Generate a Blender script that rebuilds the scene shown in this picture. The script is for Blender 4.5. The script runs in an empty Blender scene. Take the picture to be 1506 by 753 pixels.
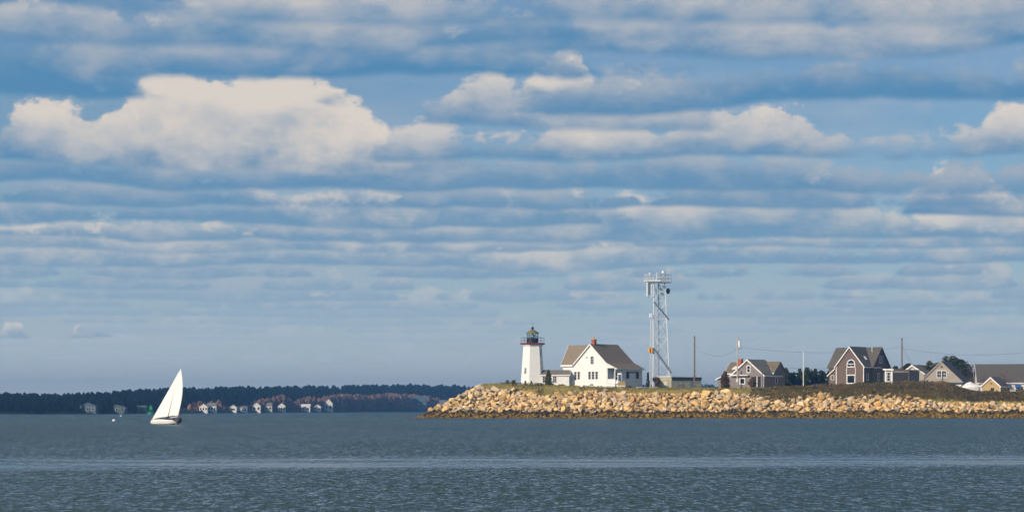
import bpy, bmesh, math, random
from mathutils import Vector, Matrix, noise as mnoise
R = math.radians
scene = bpy.context.scene
# ---------------------------------------------------------------- camera
CAM_Z, HZ, PXA = 1.8, 602.5, 0.0003
cam_d = bpy.data.cameras.new('camera'); cam = bpy.data.objects.new('camera', cam_d)
scene.collection.objects.link(cam); scene.camera = cam
cam.location = (0, 0, CAM_Z); cam.rotation_euler = (R(90), 0, 0)
cam_d.sensor_width = 36; cam_d.lens = 18/(753*PXA); cam_d.shift_y = (HZ-376.5)/1506
cam_d.clip_start = 0.5; cam_d.clip_end = 20000
scene.view_settings.view_transform = 'Standard'; scene.view_settings.look = 'None'
scene.view_settings.exposure = 0.0; scene.view_settings.gamma = 1.0
cy = scene.cycles
cy.use_denoising = True; cy.use_adaptive_sampling = True; cy.adaptive_threshold = 0.03; cy.adaptive_min_samples = 6
cy.max_bounces = 5; cy.diffuse_bounces = 2; cy.glossy_bounces = 3; cy.volume_bounces = 0
cy.transmission_bounces = 4; cy.transparent_max_bounces = 16
# ---------------------------------------------------------------- sky with a deck of stratocumulus
SUN_EL, SUN_AZ = R(24), R(-137)      # compass-like angle from +Y towards +X : behind the camera, to its left
class NT:
    """tiny helper that chains shader nodes"""
    def __init__(s, tree): s.t = tree; s.n = tree.nodes; s.l = tree.links
    def put(s, sock, v):
        if isinstance(v, bpy.types.NodeSocket): s.l.new(v, sock)
        elif v is not None: sock.default_value = v
    def node(s, kind, **kw):
        nd = s.n.new(kind)
        for k, v in kw.items(): setattr(nd, k, v)
        return nd
    def m(s, op, a, b=None, c=None, clamp=False):
        nd = s.node('ShaderNodeMath', operation=op, use_clamp=clamp)
        for i, v in enumerate((a, b, c)):
            if v is not None: s.put(nd.inputs[i], v)
        return nd.outputs[0]
    def v(s, op, a, b=None, scale=None):
        nd = s.node('ShaderNodeVectorMath', operation=op)
        s.put(nd.inputs[0], a)
        if b is not None: s.put(nd.inputs[1], b)
        if scale is not None: s.put(nd.inputs[3], scale)
        return nd.outputs[1] if op in ('DOT_PRODUCT', 'LENGTH') else nd.outputs[0]
    def xyz(s, x, y, z):
        nd = s.node('ShaderNodeCombineXYZ')
        for i, q in enumerate((x, y, z)): s.put(nd.inputs[i], q)
        return nd.outputs[0]
    def sep(s, a):
        nd = s.node('ShaderNodeSeparateXYZ'); s.put(nd.inputs[0], a); return nd.outputs
    def noise(s, vec, scale=1.0, detail=4.0, rough=0.5, lac=2.0, dist=0.0, col=False):
        nd = s.node('ShaderNodeTexNoise'); s.put(nd.inputs['Vector'], vec)
        for k, q in (('Scale', scale), ('Detail', detail), ('Roughness', rough), ('Lacunarity', lac), ('Distortion', dist)):
            s.put(nd.inputs[k], q)
        return nd.outputs[1 if col else 0]
    def smooth(s, x, a, b, lo=0.0, hi=1.0):
        nd = s.node('ShaderNodeMapRange', interpolation_type='SMOOTHSTEP')
        for i, q in enumerate((x, a, b, lo, hi)): s.put(nd.inputs[i], q)
        return nd.outputs[0]
    def lin(s, x, a, b, lo=0.0, hi=1.0):
        nd = s.node('ShaderNodeMapRange'); nd.clamp = True
        for i, q in enumerate((x, a, b, lo, hi)): s.put(nd.inputs[i], q)
        return nd.outputs[0]
    def mix(s, f, a, b, mode='MIX'):
        nd = s.node('ShaderNodeMix', data_type='RGBA', blend_type=mode)
        s.put(nd.inputs[0], f)
        s.put(nd.inputs[6], a if isinstance(a, bpy.types.NodeSocket) else (*a[:3], 1))
        s.put(nd.inputs[7], b if isinstance(b, bpy.types.NodeSocket) else (*b[:3], 1))
        return nd.outputs[2]
def srgb(r, g, b):
    f = lambda c: (c/255)/12.92 if c/255 <= 0.04045 else ((c/255+0.055)/1.055)**2.4
    return (f(r), f(g), f(b))
world = bpy.data.worlds.new('World'); scene.world = world; world.use_nodes = True
wt = world.node_tree; wt.nodes.clear(); N = NT(wt)
out = N.node('ShaderNodeOutputWorld')
sky = N.node('ShaderNodeTexSky', sky_type='NISHITA', sun_disc=False, sun_elevation=SUN_EL, sun_rotation=SUN_AZ,
             altitude=0.0, air_density=1.0, dust_density=0.6, ozone_density=1.6)
dirv = N.v('NORMALIZE', N.node('ShaderNodeTexCoord').outputs['Generated'])
dx, dy, dz = N.sep(dirv)
up = N.m('MAXIMUM', dz, 0.0)
hl = N.m('MAXIMUM', N.m('SQRT', N.m('ADD', N.m('MULTIPLY', dx, dx), N.m('MULTIPLY', dy, dy))), 0.05)
ux = N.m('DIVIDE', dx, hl); uy = N.m('DIVIDE', dy, hl); el = N.m('DIVIDE', dz, hl)   # el = tangent of the elevation
K = 10.0
def K3(*c): return tuple(K*x for x in srgb(*c))
BASE, TOP, HAZE = K3(66, 132, 178), K3(234, 220, 205), K3(168, 192, 206)
# Cloud streets: rings of flat-based cloud at growing distance (unit: height of the cloud base), nearer over farther.
# (base line, how sunlit, [(bearing, thickness) ...]) bearings and base lines read off the photograph's rows
ROWS = [
 (-40, .98, [(-90,60),(100,55),(300,70),(500,60),(700,70),(900,62),(1100,80),(1300,70),(1600,80)]),
 (22, .98, [(-90,20),(0,40),(140,48),(300,26),(420,66),(600,58),(700,30),(820,52),(900,70),(1600,70)]),
 (62, .92, [(-90,30),(0,35),(120,60),(200,44),(330,74),(470,66),(560,44),(680,52),(760,60),(830,56),(900,20),(1600,0)]),
 (80, .98, [(-90,0),(640,0),(740,26),(800,46),(880,80),(1000,92),(1150,84),(1205,62),(1235,58),(1252,88),(1400,96),(1600,90)]),
 (106, .70, [(-90,10),(60,30),(160,58),(260,62),(380,60),(430,76),(560,76),(650,60),(720,50),(800,34),(1000,20),(1080,0),(1600,0)]),
 (150, .12, [(-90,84),(0,80),(100,70),(170,44),(250,20),(330,0),(1600,0)]),
 (157, .58, [(-90,0),(700,0),(800,24),(900,44),(1000,54),(1120,66),(1240,80),(1340,76),(1420,56),(1600,46)]),
 (180, .98, [(-90,0),(560,0),(630,34),(672,62),(692,74),(720,84),(750,72),(790,66),(845,80),(880,48),(930,44),(1010,30),(1100,0),(1600,0)]),
 (228, .97, [(-90,0),(510,0),(570,30),(660,34),(740,26),(830,46),(900,52),(960,30),(990,34),(1008,66),(1040,72),(1090,68),(1140,70),(1190,50),(1225,14),(1330,10),(1420,26),(1455,60),(1600,80)]),
 (242, 1.0, [(-90,0),(0,12),(18,56),(60,84),(110,74),(150,68),(200,94),(270,112),(360,106),(430,112),(470,92),(520,84),(560,44),(610,20),(700,0),(1600,0)]),
 (277, .50, [(-90,42),(60,44),(170,46),(250,38),(330,30),(520,48),(580,62),(660,56),(760,44),(860,44),(960,58),(1090,50),(1190,34),(1290,16),(1600,20)]),
 (304, .55, [(-90,26),(100,32),(250,30),(320,34),(420,16),(560,24),(680,34),(780,24),(920,30),(1060,40),(1170,46),(1240,36),(1320,12),(1600,20)]),
 (322, 1.0, [(-90,0),(1270,0),(1325,36),(1350,62),(1390,74),(1430,66),(1465,40),(1520,44),(1600,44)]),
 (331, .80, [(-90,36),(70,40),(180,30),(300,38),(355,44),(372,62),(430,44),(560,58),(680,74),(760,60),(860,36),(960,10),(1060,0),(1600,0)]),
 (351, .88, [(-90,12),(240,22),(380,26),(520,30),(640,28),(760,34),(820,56),(850,64),(960,58),(1090,66),(1180,68),(1260,54),(1350,24),(1600,14)]),
 (367, .98, [(-90,28),(30,30),(100,34),(200,26),(360,30),(500,34),(540,42),(640,34),(760,22),(1100,22),(1300,24),(1350,44),(1400,58),(1440,68),(1490,66),(1600,34)]),
 (389, .85, [(-90,32),(40,40),(100,46),(200,46),(260,38),(330,26),(470,30),(620,34),(760,30),(900,44),(1050,42),(1200,30),(1400,28),(1600,28)]),
 (406, .55, None), (424, .60, None), (440, .35, None), (452, .6, None), (464, .30, None), (476, .5, None),
 (488, .45, None), (500, .4, None), (511, .5, None), (522, .4, None), (533, .4, None),
 (499, 1.0, [(-90,0),(8,0),(22,14),(36,24),(52,18),(66,0),(108,0),(122,18),(140,30),(156,22),(172,8),(190,0),(1600,0)]),
]
rows = [(1/((HZ-y)*PXA), l, c) for y, l, c in ROWS]
random.seed(5); Y = 5.15
while Y > 1.1:                                               # the same deck goes on over the camera
    rows.append((Y*random.uniform(.97, 1.03), random.uniform(.4, .9), None)); Y /= 1.22
rows.sort(key=lambda r: -r[0])
def row_group(k, Y, litr, curve, jit):
    """one ring of cloud as a node group: colour behind in, colour with this ring over it out"""
    g = bpy.data.node_groups.new('cloud_row', 'ShaderNodeTree')
    g.interface.new_socket('Color', in_out='INPUT', socket_type='NodeSocketColor')
    for nm in ('ux', 'el'): g.interface.new_socket(nm, in_out='INPUT', socket_type='NodeSocketFloat')
    for nm in ('fine', 'coarse'): g.interface.new_socket(nm, in_out='INPUT', socket_type='NodeSocketVector')
    g.interface.new_socket('Color', in_out='OUTPUT', socket_type='NodeSocketColor')
    N = NT(g); gi = N.node('NodeGroupInput'); go = N.node('NodeGroupOutput')
    col, ux, el, fine, coarse = gi.outputs[:5]
    z = N.m('MULTIPLY_ADD', el, Y, -1.0)                     # height over the cloud base
    det = N.m('SUBTRACT', N.noise(fine, 4.4*Y*jit, 6.0 if Y < 16 else 4.0, 0.60), 0.5)
    cov = N.noise(coarse, 1.0*Y*jit, 3.0, 0.5)
    if curve:
        fc = N.node('ShaderNodeFloatCurve'); cu = fc.mapping.curves[0]
        pts = [((x+90)/1690, t/200) for x, t in curve]
        while len(cu.points) < len(pts): cu.points.new(.5, .5)
        for p, (x, t) in zip(cu.points, pts): p.location = (x, t); p.handle_type = 'AUTO_CLAMPED'
        fc.mapping.update(); N.put(fc.inputs[1], N.lin(ux, (-90-753)*PXA, (1600-753)*PXA, 0.0, 1.0))
        thick = N.m('MULTIPLY', fc.outputs[0], 200*PXA*Y)
        thick = N.m('MULTIPLY', thick, N.lin(cov, 0.32, 0.66, 0.78, 1.28))
        side = N.smooth(N.m('ABSOLUTE', ux), 0.25, 0.30)
        thick = N.m('ADD', N.m('MULTIPLY', thick, N.m('SUBTRACT', 1.0, side)), N.m('MULTIPLY', side, N.lin(cov, 0.42, 0.72, 0.0, 0.3)))
    else:
        thick = N.lin(cov, 0.40, 0.74, 0.0, 0.24 if Y < 6 else 0.34)
    on = N.smooth(N.m('MULTIPLY_ADD', det, 0.22, thick), 0.005, 0.09)
    zz = N.m('MULTIPLY_ADD', det, -0.42, z)                  # billowed height
    top = N.smooth(N.m('SUBTRACT', thick, zz), *((-0.012, 0.04) if litr > .9 else (-0.02, 0.06)))
    zb = N.m('MULTIPLY_ADD', det, 0.03, N.m('MULTIPLY_ADD', cov, 0.16, z))
    bot = N.smooth(zb, 0.05, 0.08)
    al = N.m('MULTIPLY', N.m('MULTIPLY', top, on), N.m('MULTIPLY', bot, 0.92))
    u = N.m('ADD', N.m('DIVIDE', z, N.m('ADD', thick, 0.07)), N.m('MULTIPLY', det, 1.15))
    u = N.m('ADD', u, N.m('MULTIPLY', N.m('SUBTRACT', cov, 0.5), 1.4))
    lit = N.m('MULTIPLY', N.smooth(u, *((-0.25, 0.8) if litr > .975 else (-0.2, 0.8) if litr > .9 else (-0.08, 0.82))), N.lin(thick, 0.0, 0.14, 0.5*litr, litr))
    f = math.exp(-(Y/27)**1.8) if litr < .99 else math.exp(-Y/110)
    bs = tuple(BASE[j]*f+HAZE[j]*(1-f) for j in range(3)); tp = tuple(TOP[j]*f+HAZE[j]*(1.28, 1.12, 1.03)[j]*(1-f) for j in range(3))
    c1 = N.mix(al, col, bs)                                  # two plain mixes keep the shader's stack small
    N.l.new(N.mix(N.m('MULTIPLY', al, lit), c1, tuple(tp[j]-bs[j] for j in range(3)), 'ADD'), go.inputs[0])
    return g
fine = N.xyz(ux, uy, N.m('MULTIPLY', el, 1.6))
coarse = [N.xyz(N.m('ADD', ux, 1.7*j), N.m('ADD', uy, -2.3*j), 0.4*j+.3) for j in range(5)]
def cloud_row(col, k, j):
    nd = N.node('ShaderNodeGroup'); nd.node_tree = row_group(k, *rows[k], 1+3e-6*j)   # differs by a hair so that bands stay separate
    for i, q in enumerate((col, ux, el, fine, coarse[k % 5])): N.l.new(q, nd.inputs[i])
    return nd.outputs[0]
skyc = N.mix(1.0, sky.outputs[0], (0.29, 0.55, 0.80), 'MULTIPLY')
clear = N.mix(N.m('POWER', 2.718, N.m('MULTIPLY', N.m('MAXIMUM', el, 0.0), -9.0)), skyc, HAZE)
edges = [-9, .02, .04, .06, .08, .10, .12, .14, .165, .20, .28, .42, .8]
veil = N.noise(N.xyz(N.m('MULTIPLY', ux, 6.0), uy, N.m('MULTIPLY', el, 34.0)), 1.0, 4.0, .55)      # thin grey stratus behind the rows
clear = N.mix(N.m('MULTIPLY', N.smooth(veil, .38, .70), .36), clear, K3(176, 182, 196))
low = N.m('MULTIPLY', N.m('POWER', 2.718, N.m('MULTIPLY', N.m('MAXIMUM', el, 0.0), -34.0)), .95)   # pale air low over the horizon
prev = None
for j, e0 in enumerate(edges):                               # one branch per band of elevation: only its own rings are worked out there
    e1 = edges[j+1] if j+1 < len(edges) else 99
    c = clear
    for k, r in enumerate(rows):
        tm = max(t for _, t in r[2])*1.1*PXA*r[0] if r[2] else (.24 if r[0] < 6 else .36)
        if .9/r[0] < e1 and (1+max(tm, .3 if r[2] else 0)+.07)/r[0] > e0: c = cloud_row(c, k, j)
    c = N.mix(low, c, K3(228, 238, 244))
    b_ = N.node('ShaderNodeBackground'); N.l.new(c, b_.inputs[0]); b_.inputs[1].default_value = 0.1
    if prev is None: prev = b_.outputs[0]
    else:
        mx = N.node('ShaderNodeMixShader'); N.put(mx.inputs[0], N.m('GREATER_THAN', el, e0))
        N.l.new(prev, mx.inputs[1]); N.l.new(b_.outputs[0], mx.inputs[2]); prev = mx.outputs[0]
N.l.new(prev, out.inputs[0])
world.cycles.sampling_method = 'MANUAL'; world.cycles.sample_map_resolution = 256
sun_d = bpy.data.lights.new('sun', 'SUN'); sun = bpy.data.objects.new('sun', sun_d); scene.collection.objects.link(sun)
sun_d.energy = 5.0; sun_d.angle = R(0.5); sun_d.color = (1.0, 0.86, 0.68)
sdir = Vector((math.sin(SUN_AZ)*math.cos(SUN_EL), math.cos(SUN_AZ)*math.cos(SUN_EL), math.sin(SUN_EL)))
sun.rotation_euler = sdir.to_track_quat('Z', 'Y').to_euler(); sun.location = (-60, -40, 60)
# ================================================================ helpers
rnd = random.Random(11)
COL = scene.collection
def X(px, Y): return (px-753)*PXA*Y
def Z(py, Y): return CAM_Z+(HZ-py)*PXA*Y
def interp(tab, x):
    if x <= tab[0][0]: return tab[0][1]
    for (a, va), (b, vb) in zip(tab, tab[1:]):
        if x <= b: return va+(vb-va)*(x-a)/(b-a)
    return tab[-1][1]
MATS = {}
def material(name, color, rough=0.7, var=0.0, vscale=2.0, bump=0.0, bscale=8.0, metal=0.0, spec=0.3, island=0.0, color2=None, stretch=None, trans=0.0):
    """procedural paint / wood / stone: noise between two tones, fine relief, optional tone per loose piece"""
    if name in MATS: return MATS[name]
    m = bpy.data.materials.new(name); m.use_nodes = True; MATS[name] = m
    T = NT(m.node_tree); b = m.node_tree.nodes['Principled BSDF']
    b.inputs['Roughness'].default_value = rough; b.inputs['Metallic'].default_value = metal
    b.inputs['Specular IOR Level'].default_value = spec
    crd = T.node('ShaderNodeTexCoord').outputs['Object']
    if stretch: crd = T.v('MULTIPLY', crd, stretch)
    c2 = color2 or tuple(c*(1-var) for c in color)
    f = T.noise(crd, vscale, 5.0, 0.6)
    c = T.mix(T.smooth(f, 0.35, 0.65), color, c2)
    if island:
        ri = T.node('ShaderNodeNewGeometry').outputs['Random Per Island']
        k = T.lin(ri, 0, 1, 1-island, 1+island)
        c = T.mix(1.0, c, T.xyz(k, k, k), 'MULTIPLY')
    T.put(b.inputs['Base Color'], c)
    if bump:
        bp = T.node('ShaderNodeBump'); bp.inputs['Strength'].default_value = bump; bp.inputs['Distance'].default_value = 0.05
        T.put(bp.inputs['Height'], T.noise(crd, bscale, 4.0, 0.6)); T.put(b.inputs['Normal'], bp.outputs[0])
    if trans:
        b.inputs['Transmission Weight'].default_value = trans
    return m
class MB:
    """collects shapes; build() links them as one mesh object"""
    def __init__(s): s.v = []; s.f = []
    def add(s, vs, fs):
        o = len(s.v); s.v += [tuple(v) for v in vs]; s.f += [tuple(i+o for i in f) for f in fs]; return s
    def box(s, x0, x1, y0, y1, z0, z1):
        return s.add([(x0,y0,z0),(x1,y0,z0),(x1,y1,z0),(x0,y1,z0),(x0,y0,z1),(x1,y0,z1),(x1,y1,z1),(x0,y1,z1)],
                     [(0,3,2,1),(4,5,6,7),(0,1,5,4),(1,2,6,5),(2,3,7,6),(3,0,4,7)])
    def prism(s, prof, b0, b1, fn):
        """profile [(a, z)] swept from b0 to b1; fn(a, b, z) gives the point"""
        n = len(prof)
        vs = [fn(a, b0, z) for a, z in prof]+[fn(a, b1, z) for a, z in prof]
        fs = [tuple(range(n)), tuple(range(2*n-1, n-1, -1))]+[(i, i+n, (i+1) % n+n, (i+1) % n) for i in range(n)]
        return s.add(vs, fs)
    def tube(s, p, q, r0, r1=None, n=6, cap=True):
        p, q = Vector(p), Vector(q); r1 = r0 if r1 is None else r1
        d = (q-p).normalized(); u = d.orthogonal().normalized(); w = d.cross(u)
        vs = []
        for c, r in ((p, r0), (q, r1)):
            for i in range(n):
                a = 2*math.pi*i/n; vs.append(c+u*(r*math.cos(a))+w*(r*math.sin(a)))
        fs = [(i, (i+1) % n, (i+1) % n+n, i+n) for i in range(n)]
        if cap: fs += [tuple(range(n-1, -1, -1)), tuple(range(n, 2*n))]
        return s.add(vs, fs)
    def lathe(s, prof, n=12, cx=0, cy=0, ph=0.0):
        vs = []; m = len(prof)
        for r, z in prof:
            for i in range(n):
                a = 2*math.pi*i/n+ph; vs.append((cx+r*math.cos(a), cy+r*math.sin(a), z))
        fs = [(j*n+i, j*n+(i+1) % n, (j+1)*n+(i+1) % n, (j+1)*n+i) for j in range(m-1) for i in range(n)]
        fs += [tuple(range(n-1, -1, -1)), tuple(range((m-1)*n, m*n))]
        return s.add(vs, fs)
    def mesh(s, name, mat, smooth=False):
        me = bpy.data.meshes.new(name); me.from_pydata(s.v, [], s.f)
        bm = bmesh.new(); bm.from_mesh(me); bmesh.ops.recalc_face_normals(bm, faces=bm.faces); bm.to_mesh(me); bm.free()
        for m in (mat if isinstance(mat, (list, tuple)) else [mat]): me.materials.append(m)
        if smooth: me.polygons.foreach_set('use_smooth', [True]*len(me.polygons))
        return me
    def build(s, name, mat, parent=None, smooth=False):
        return link(name, s.mesh(name, mat, smooth), parent)
def link(name, data, parent=None):
    o = bpy.data.objects.new(name, data); COL.objects.link(o)
    if parent: o.parent = parent
    return o
def tag(o, label=None, cat=None, group=None, kind=None):
    for k, v in (('label', label), ('category', cat), ('group', group), ('kind', kind)):
        if v: o[k] = v
    return o
def thing(name, label, cat, loc, rz=0.0, group=None):
    o = link(name, None); o.location = loc; o.rotation_euler = (0, 0, rz)
    return tag(o, label, cat, group)
def raw_mesh(name, vs, fs, mat, parent=None, smooth=False):
    me = bpy.data.meshes.new(name); me.from_pydata(vs, [], fs); me.update()
    for m in (mat if isinstance(mat, (list, tuple)) else [mat]): me.materials.append(m)
    if smooth: me.polygons.foreach_set('use_smooth', [True]*len(me.polygons))
    return link(name, me, parent)
# ================================================================ materials
WHITE = material('white paint', (.80, .80, .79), .55, .06, 1.5)
ROOF = material('asphalt shingle roof', (.27, .215, .155), .85, .22, 3.0, .3, 14)
GREYROOF = material('weathered shingle roof', (.22, .205, .165), .85, .2, 3.0, .3, 14)
DARKROOF = material('dark shingle roof', (.125, .112, .098), .85, .22, 3.0, .3, 14)
SHINGLE = material('brown cedar shingle', (.175, .128, .108), .85, .28, 5.0, .4, 12, stretch=(1, 1, 3.5))
GREYSH = material('silver cedar shingle', (.25, .215, .205), .85, .25, 5.0, .4, 12, stretch=(1, 1, 3.5))
PALESH = material('pale weathered shingle', (.40, .35, .30), .85, .2, 5.0, .4, 12, stretch=(1, 1, 3.5))
TANSH = material('new tan shingle', (.50, .36, .18), .85, .22, 5.0, .4, 12, stretch=(1, 1, 3.5))
GLASS = material('window glass', (.012, .016, .022), .08, .2, 3, spec=.6)
BLACK = material('black iron and shade', (.018, .016, .016), .5, .3, 6)
REDP = material('dark red paint', (.20, .036, .03), .55, .2, 4)
GOLD = material('weathered lantern roof', (.24, .215, .08), .5, .35, 4)
BRICK = material('red brick', (.48, .13, .05), .85, .35, 6, .4, 10)
STEEL = material('white painted steel', (.76, .78, .80), .45, .1, 4)
GALV = material('galvanised steel', (.24, .28, .32), .45, .25, 5, metal=.3)
ORANGE = material('orange plastic', (.75, .33, .02), .5, .1, 3)
BEIGE = material('beige siding', (.46, .43, .30), .7, .12, 2)
DKTRIM = material('dark teal fascia and shade', (.03, .07, .09), .6, .2, 3)
WOODPOLE = material('weathered pole wood', (.20, .13, .085), .85, .3, 3, stretch=(4, 4, .6))
PALEPOLE = material('bleached pole wood', (.50, .46, .42), .8, .15, 3, stretch=(4, 4, .6))
CONCRETE = material('concrete', (.42, .40, .36), .85, .15, 2)
WIRE = material('cable', (.05, .05, .055), .6)
STRAW = material('straw', (.42, .30, .12), .9, .35, 8)
def leaf_mat(name, c1, c2, var=.45):
    m = bpy.data.materials.new(name); m.use_nodes = True
    T = NT(m.node_tree); nt = m.node_tree; nt.nodes.clear()
    o = T.node('ShaderNodeOutputMaterial'); d = T.node('ShaderNodeBsdfDiffuse'); tr = T.node('ShaderNodeBsdfTranslucent')
    ri = T.node('ShaderNodeNewGeometry').outputs['Random Per Island']
    n = T.noise(T.node('ShaderNodeTexCoord').outputs['Object'], .35, 3, .6)
    c = T.mix(T.smooth(n, .38, .62), c1, c2); k = T.lin(ri, 0, 1, 1-var, 1+var)
    c = T.mix(1.0, c, T.xyz(k, k, k), 'MULTIPLY')
    T.put(d.inputs[0], c); T.put(tr.inputs[0], c)
    mx = T.node('ShaderNodeMixShader'); mx.inputs[0].default_value = .25
    T.l.new(d.outputs[0], mx.inputs[1]); T.l.new(tr.outputs[0], mx.inputs[2]); T.l.new(mx.outputs[0], o.inputs[0])
    return m
PINE = leaf_mat('evergreen needles', (.042, .058, .022), (.078, .085, .028))
OLIVE = leaf_mat('olive cedar foliage', (.13, .12, .036), (.07, .082, .027))
RUST = leaf_mat('autumn scrub', (.16, .085, .035), (.075, .060, .025))
THICK = leaf_mat('scrub thicket leaves', (.21, .135, .062), (.125, .115, .042))
BARE = leaf_mat('bare purple twigs', (.17, .12, .12), (.12, .085, .08))
GRASSB = leaf_mat('beach grass blades', (.46, .36, .10), (.25, .26, .065), .35)
FARWOOD = leaf_mat('far wood', (.004, .011, .014), (.006, .014, .013), .25)
FARRED = leaf_mat('far bare wood', (.34, .18, .125), (.20, .13, .10), .3)
BARK = material('bark', (.09, .07, .055), .9, .3, 4)
# ================================================================ headland terrain
SHORE = [(-21, 500.8), (-17, 499.2), (-6, 500.2), (20, 499.4), (60, 500.2), (100, 499.5), (140, 500.1), (330, 500), (330, 800), (60, 800), (14, 660), (-6, 570), (-15, 526)]
ROCKTOP = [(620,569),(715,569),(745,573),(775,576),(790,581),(806,582),(830,578),(850,576),(875,574),(900,576),(950,580),(1000,579),(1075,577),(1120,584),(1160,587),(1185,581),(1215,580),(1240,586),(1262,582),(1300,581),(1340,584),(1380,591),(1420,593),(1506,596),(1700,598)]
CREST = [(620,565),(740,565.5),(800,567),(850,570),(900,571.5),(950,572),(1050,572.5),(1150,573),(1200,573),(1300,574),(1400,576),(1450,579),(1506,581),(1700,581)]
def shore_dist(x, y):
    inside = False; best = 1e9; n = len(SHORE)
    for i in range(n):
        (x0, y0), (x1, y1) = SHORE[i], SHORE[(i+1) % n]
        if (y0 > y) != (y1 > y) and x < (x1-x0)*(y-y0)/(y1-y0)+x0: inside = not inside
        dx_, dy_ = x1-x0, y1-y0
        t = max(0, min(1, ((x-x0)*dx_+(y-y0)*dy_)/(dx_*dx_+dy_*dy_)))
        best = min(best, math.hypot(x-x0-t*dx_, y-y0-t*dy_))
    best += .5*mnoise.noise(Vector((x*.25, y*.25, 0)))
    return best if inside else -best
def zone(x):
    p = 753+x/(PXA*508)
    return Z(interp(ROCKTOP, p)+1.6, 508), Z(interp(CREST, p), 512)
def ground_d(x, y):
    d = shore_dist(x, y); zr, zg = zone(x); zr = min(zr, zg-.1)
    if d < 0: return max(-4, d*.35), d, zr, zg
    if d < 2.6: return d*1.2/2.6, d, zr, zg
    dr = 2.6+(zr-1.2)*1.4
    if d < dr: return 1.2+(d-2.6)/1.4, d, zr, zg
    dg = dr+(zg-zr)*1.7
    if d < dg: return zr+(d-dr)/1.7, d, zr, zg
    return zg+.10*mnoise.noise(Vector((x*.2, y*.2, 3)))*min(1, (d-dg)*.2), d, zr, zg
def ground(x, y): return ground_d(x, y)[0]
SOIL = material('rocky soil', (.13, .10, .06), .95, .4, .8, .4, 4)
TURF = material('dry coastal turf', (.25, .225, .06), .95, 0, .35, .4, 5, color2=(.42, .30, .10))
xs = [-60+i*1.0 for i in range(196)]+[136+i*8 for i in range(26)]
ys = [488+i*.9 for i in range(56)]+[538.4+i*5 for i in range(54)]
tv, tf, tm = [], [], []
for y in ys:
    for x in xs: tv.append((x, y, ground(x, y)))
for j in range(len(ys)-1):
    for i in range(len(xs)-1):
        a = j*len(xs)+i; tf.append((a, a+1, a+1+len(xs), a+len(xs)))
        zc, d, zr, zg = ground_d((xs[i]+xs[i+1])/2, (ys[j]+ys[j+1])/2)
        tm.append(0 if zc < zr-.15 or d < 0 else 1)
headland = raw_mesh('headland_ground', tv, tf, [SOIL, TURF], smooth=True)
headland.data.polygons.foreach_set('material_index', tm); tag(headland, kind='structure')
# ---------------------------------------------------------------- far shore land
FSH = [(-300,900),(0,880),(150,950),(280,1150),(450,1480),(620,1850),(760,2000),(1200,2050),(1800,2050)]
FTOP = [(-300,574),(0,575),(72,578),(167,573.5),(239,568.5),(300,568),(400,566.5),(500,565.5),(615,563),(660,565),(710,567.5),(800,566),(1040,564),(1300,566),(1800,566)]
def far_shore_y(px): return interp(FSH, px)
fv, ff = [], []
pxs = list(range(-300, 1801, 30)); deps = [-30, 0, 12, 60, 140, 260, 900]
for dpt in deps:
    for p in pxs:
        Y = far_shore_y(p)+dpt; top = Z(interp(FTOP, p), far_shore_y(p))
        h = interp([(-30,-3),(0,0),(12,1.2),(60,top*.18),(140,top*.4),(260,top*.5),(900,top*.4)], dpt)
        fv.append((X(p, far_shore_y(p)+max(0, dpt)*.9), Y, h))
for j in range(len(deps)-1):
    for i in range(len(pxs)-1):
        a = j*len(pxs)+i; ff.append((a, a+1, a+1+len(pxs), a+len(pxs)))
FARSOIL = material('far shore ground', (.05, .055, .03), .95, .3, .02)
tag(raw_mesh('far_shore_land', fv, ff, FARSOIL, smooth=True), kind='structure')
# ---------------------------------------------------------------- the bay
wm = bpy.data.materials.new('bay water'); wm.use_nodes = True; W = NT(wm.node_tree); wb = wm.node_tree.nodes['Principled BSDF']
wb.inputs['Base Color'].default_value = (.034, .064, .060, 1); wb.inputs['Roughness'].default_value = .18; wb.inputs['IOR'].default_value = 1.333
pos = W.node('ShaderNodeNewGeometry').outputs['Position']; wx, wy, wz = W.sep(pos)
warp = W.noise(W.v('MULTIPLY', pos, (.02, .06, 0)), 1, 3, .5)
# a slick: a calmer lane of water about 70-85 m out, ripples damped by surface film
lane = W.m('ADD', wy, W.m('MULTIPLY', W.m('SUBTRACT', warp, .5), 13.0))
lane = W.m('ADD', lane, W.m('MULTIPLY', wx, -.12))
film = W.noise(W.v('MULTIPLY', pos, (.10, .30, 0)), 1, 4, .6)
slick = W.m('MULTIPLY', W.smooth(lane, 66, 72), W.m('SUBTRACT', 1.0, W.smooth(lane, 80, 94)))
chop = W.noise(W.v('MULTIPLY', pos, (6.0, 1.8, 1)), 1.0, 2, .55, col=True)          # wave slopes, two scales
rip = W.noise(W.v('MULTIPLY', pos, (17.0, 5.2, 1)), 1.0, 2, .6, col=True)
gust = W.noise(W.v('MULTIPLY', pos, (.035, .016, 1)), 1.0, 3, .6)
sl_ = W.v('ADD', W.v('SCALE', W.v('SUBTRACT', chop, (.5, .5, .5)), scale=1.0), W.v('SCALE', W.v('SUBTRACT', rip, (.5, .5, .5)), scale=1.0))
slick = W.m('MULTIPLY', slick, W.lin(film, .3, .6, .45, 1.0))
slick2 = W.m('MULTIPLY', W.m('MULTIPLY', W.smooth(lane, 56, 59), W.m('SUBTRACT', 1.0, W.smooth(lane, 62, 66))), W.lin(film, .45, .7, 0.0, .45))
slick = W.m('MAXIMUM', slick, slick2)
amp = W.m('MULTIPLY', W.lin(gust, .3, .7, .8, 1.2), W.m('SUBTRACT', 1.0, W.m('MULTIPLY', slick, .9)))
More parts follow.
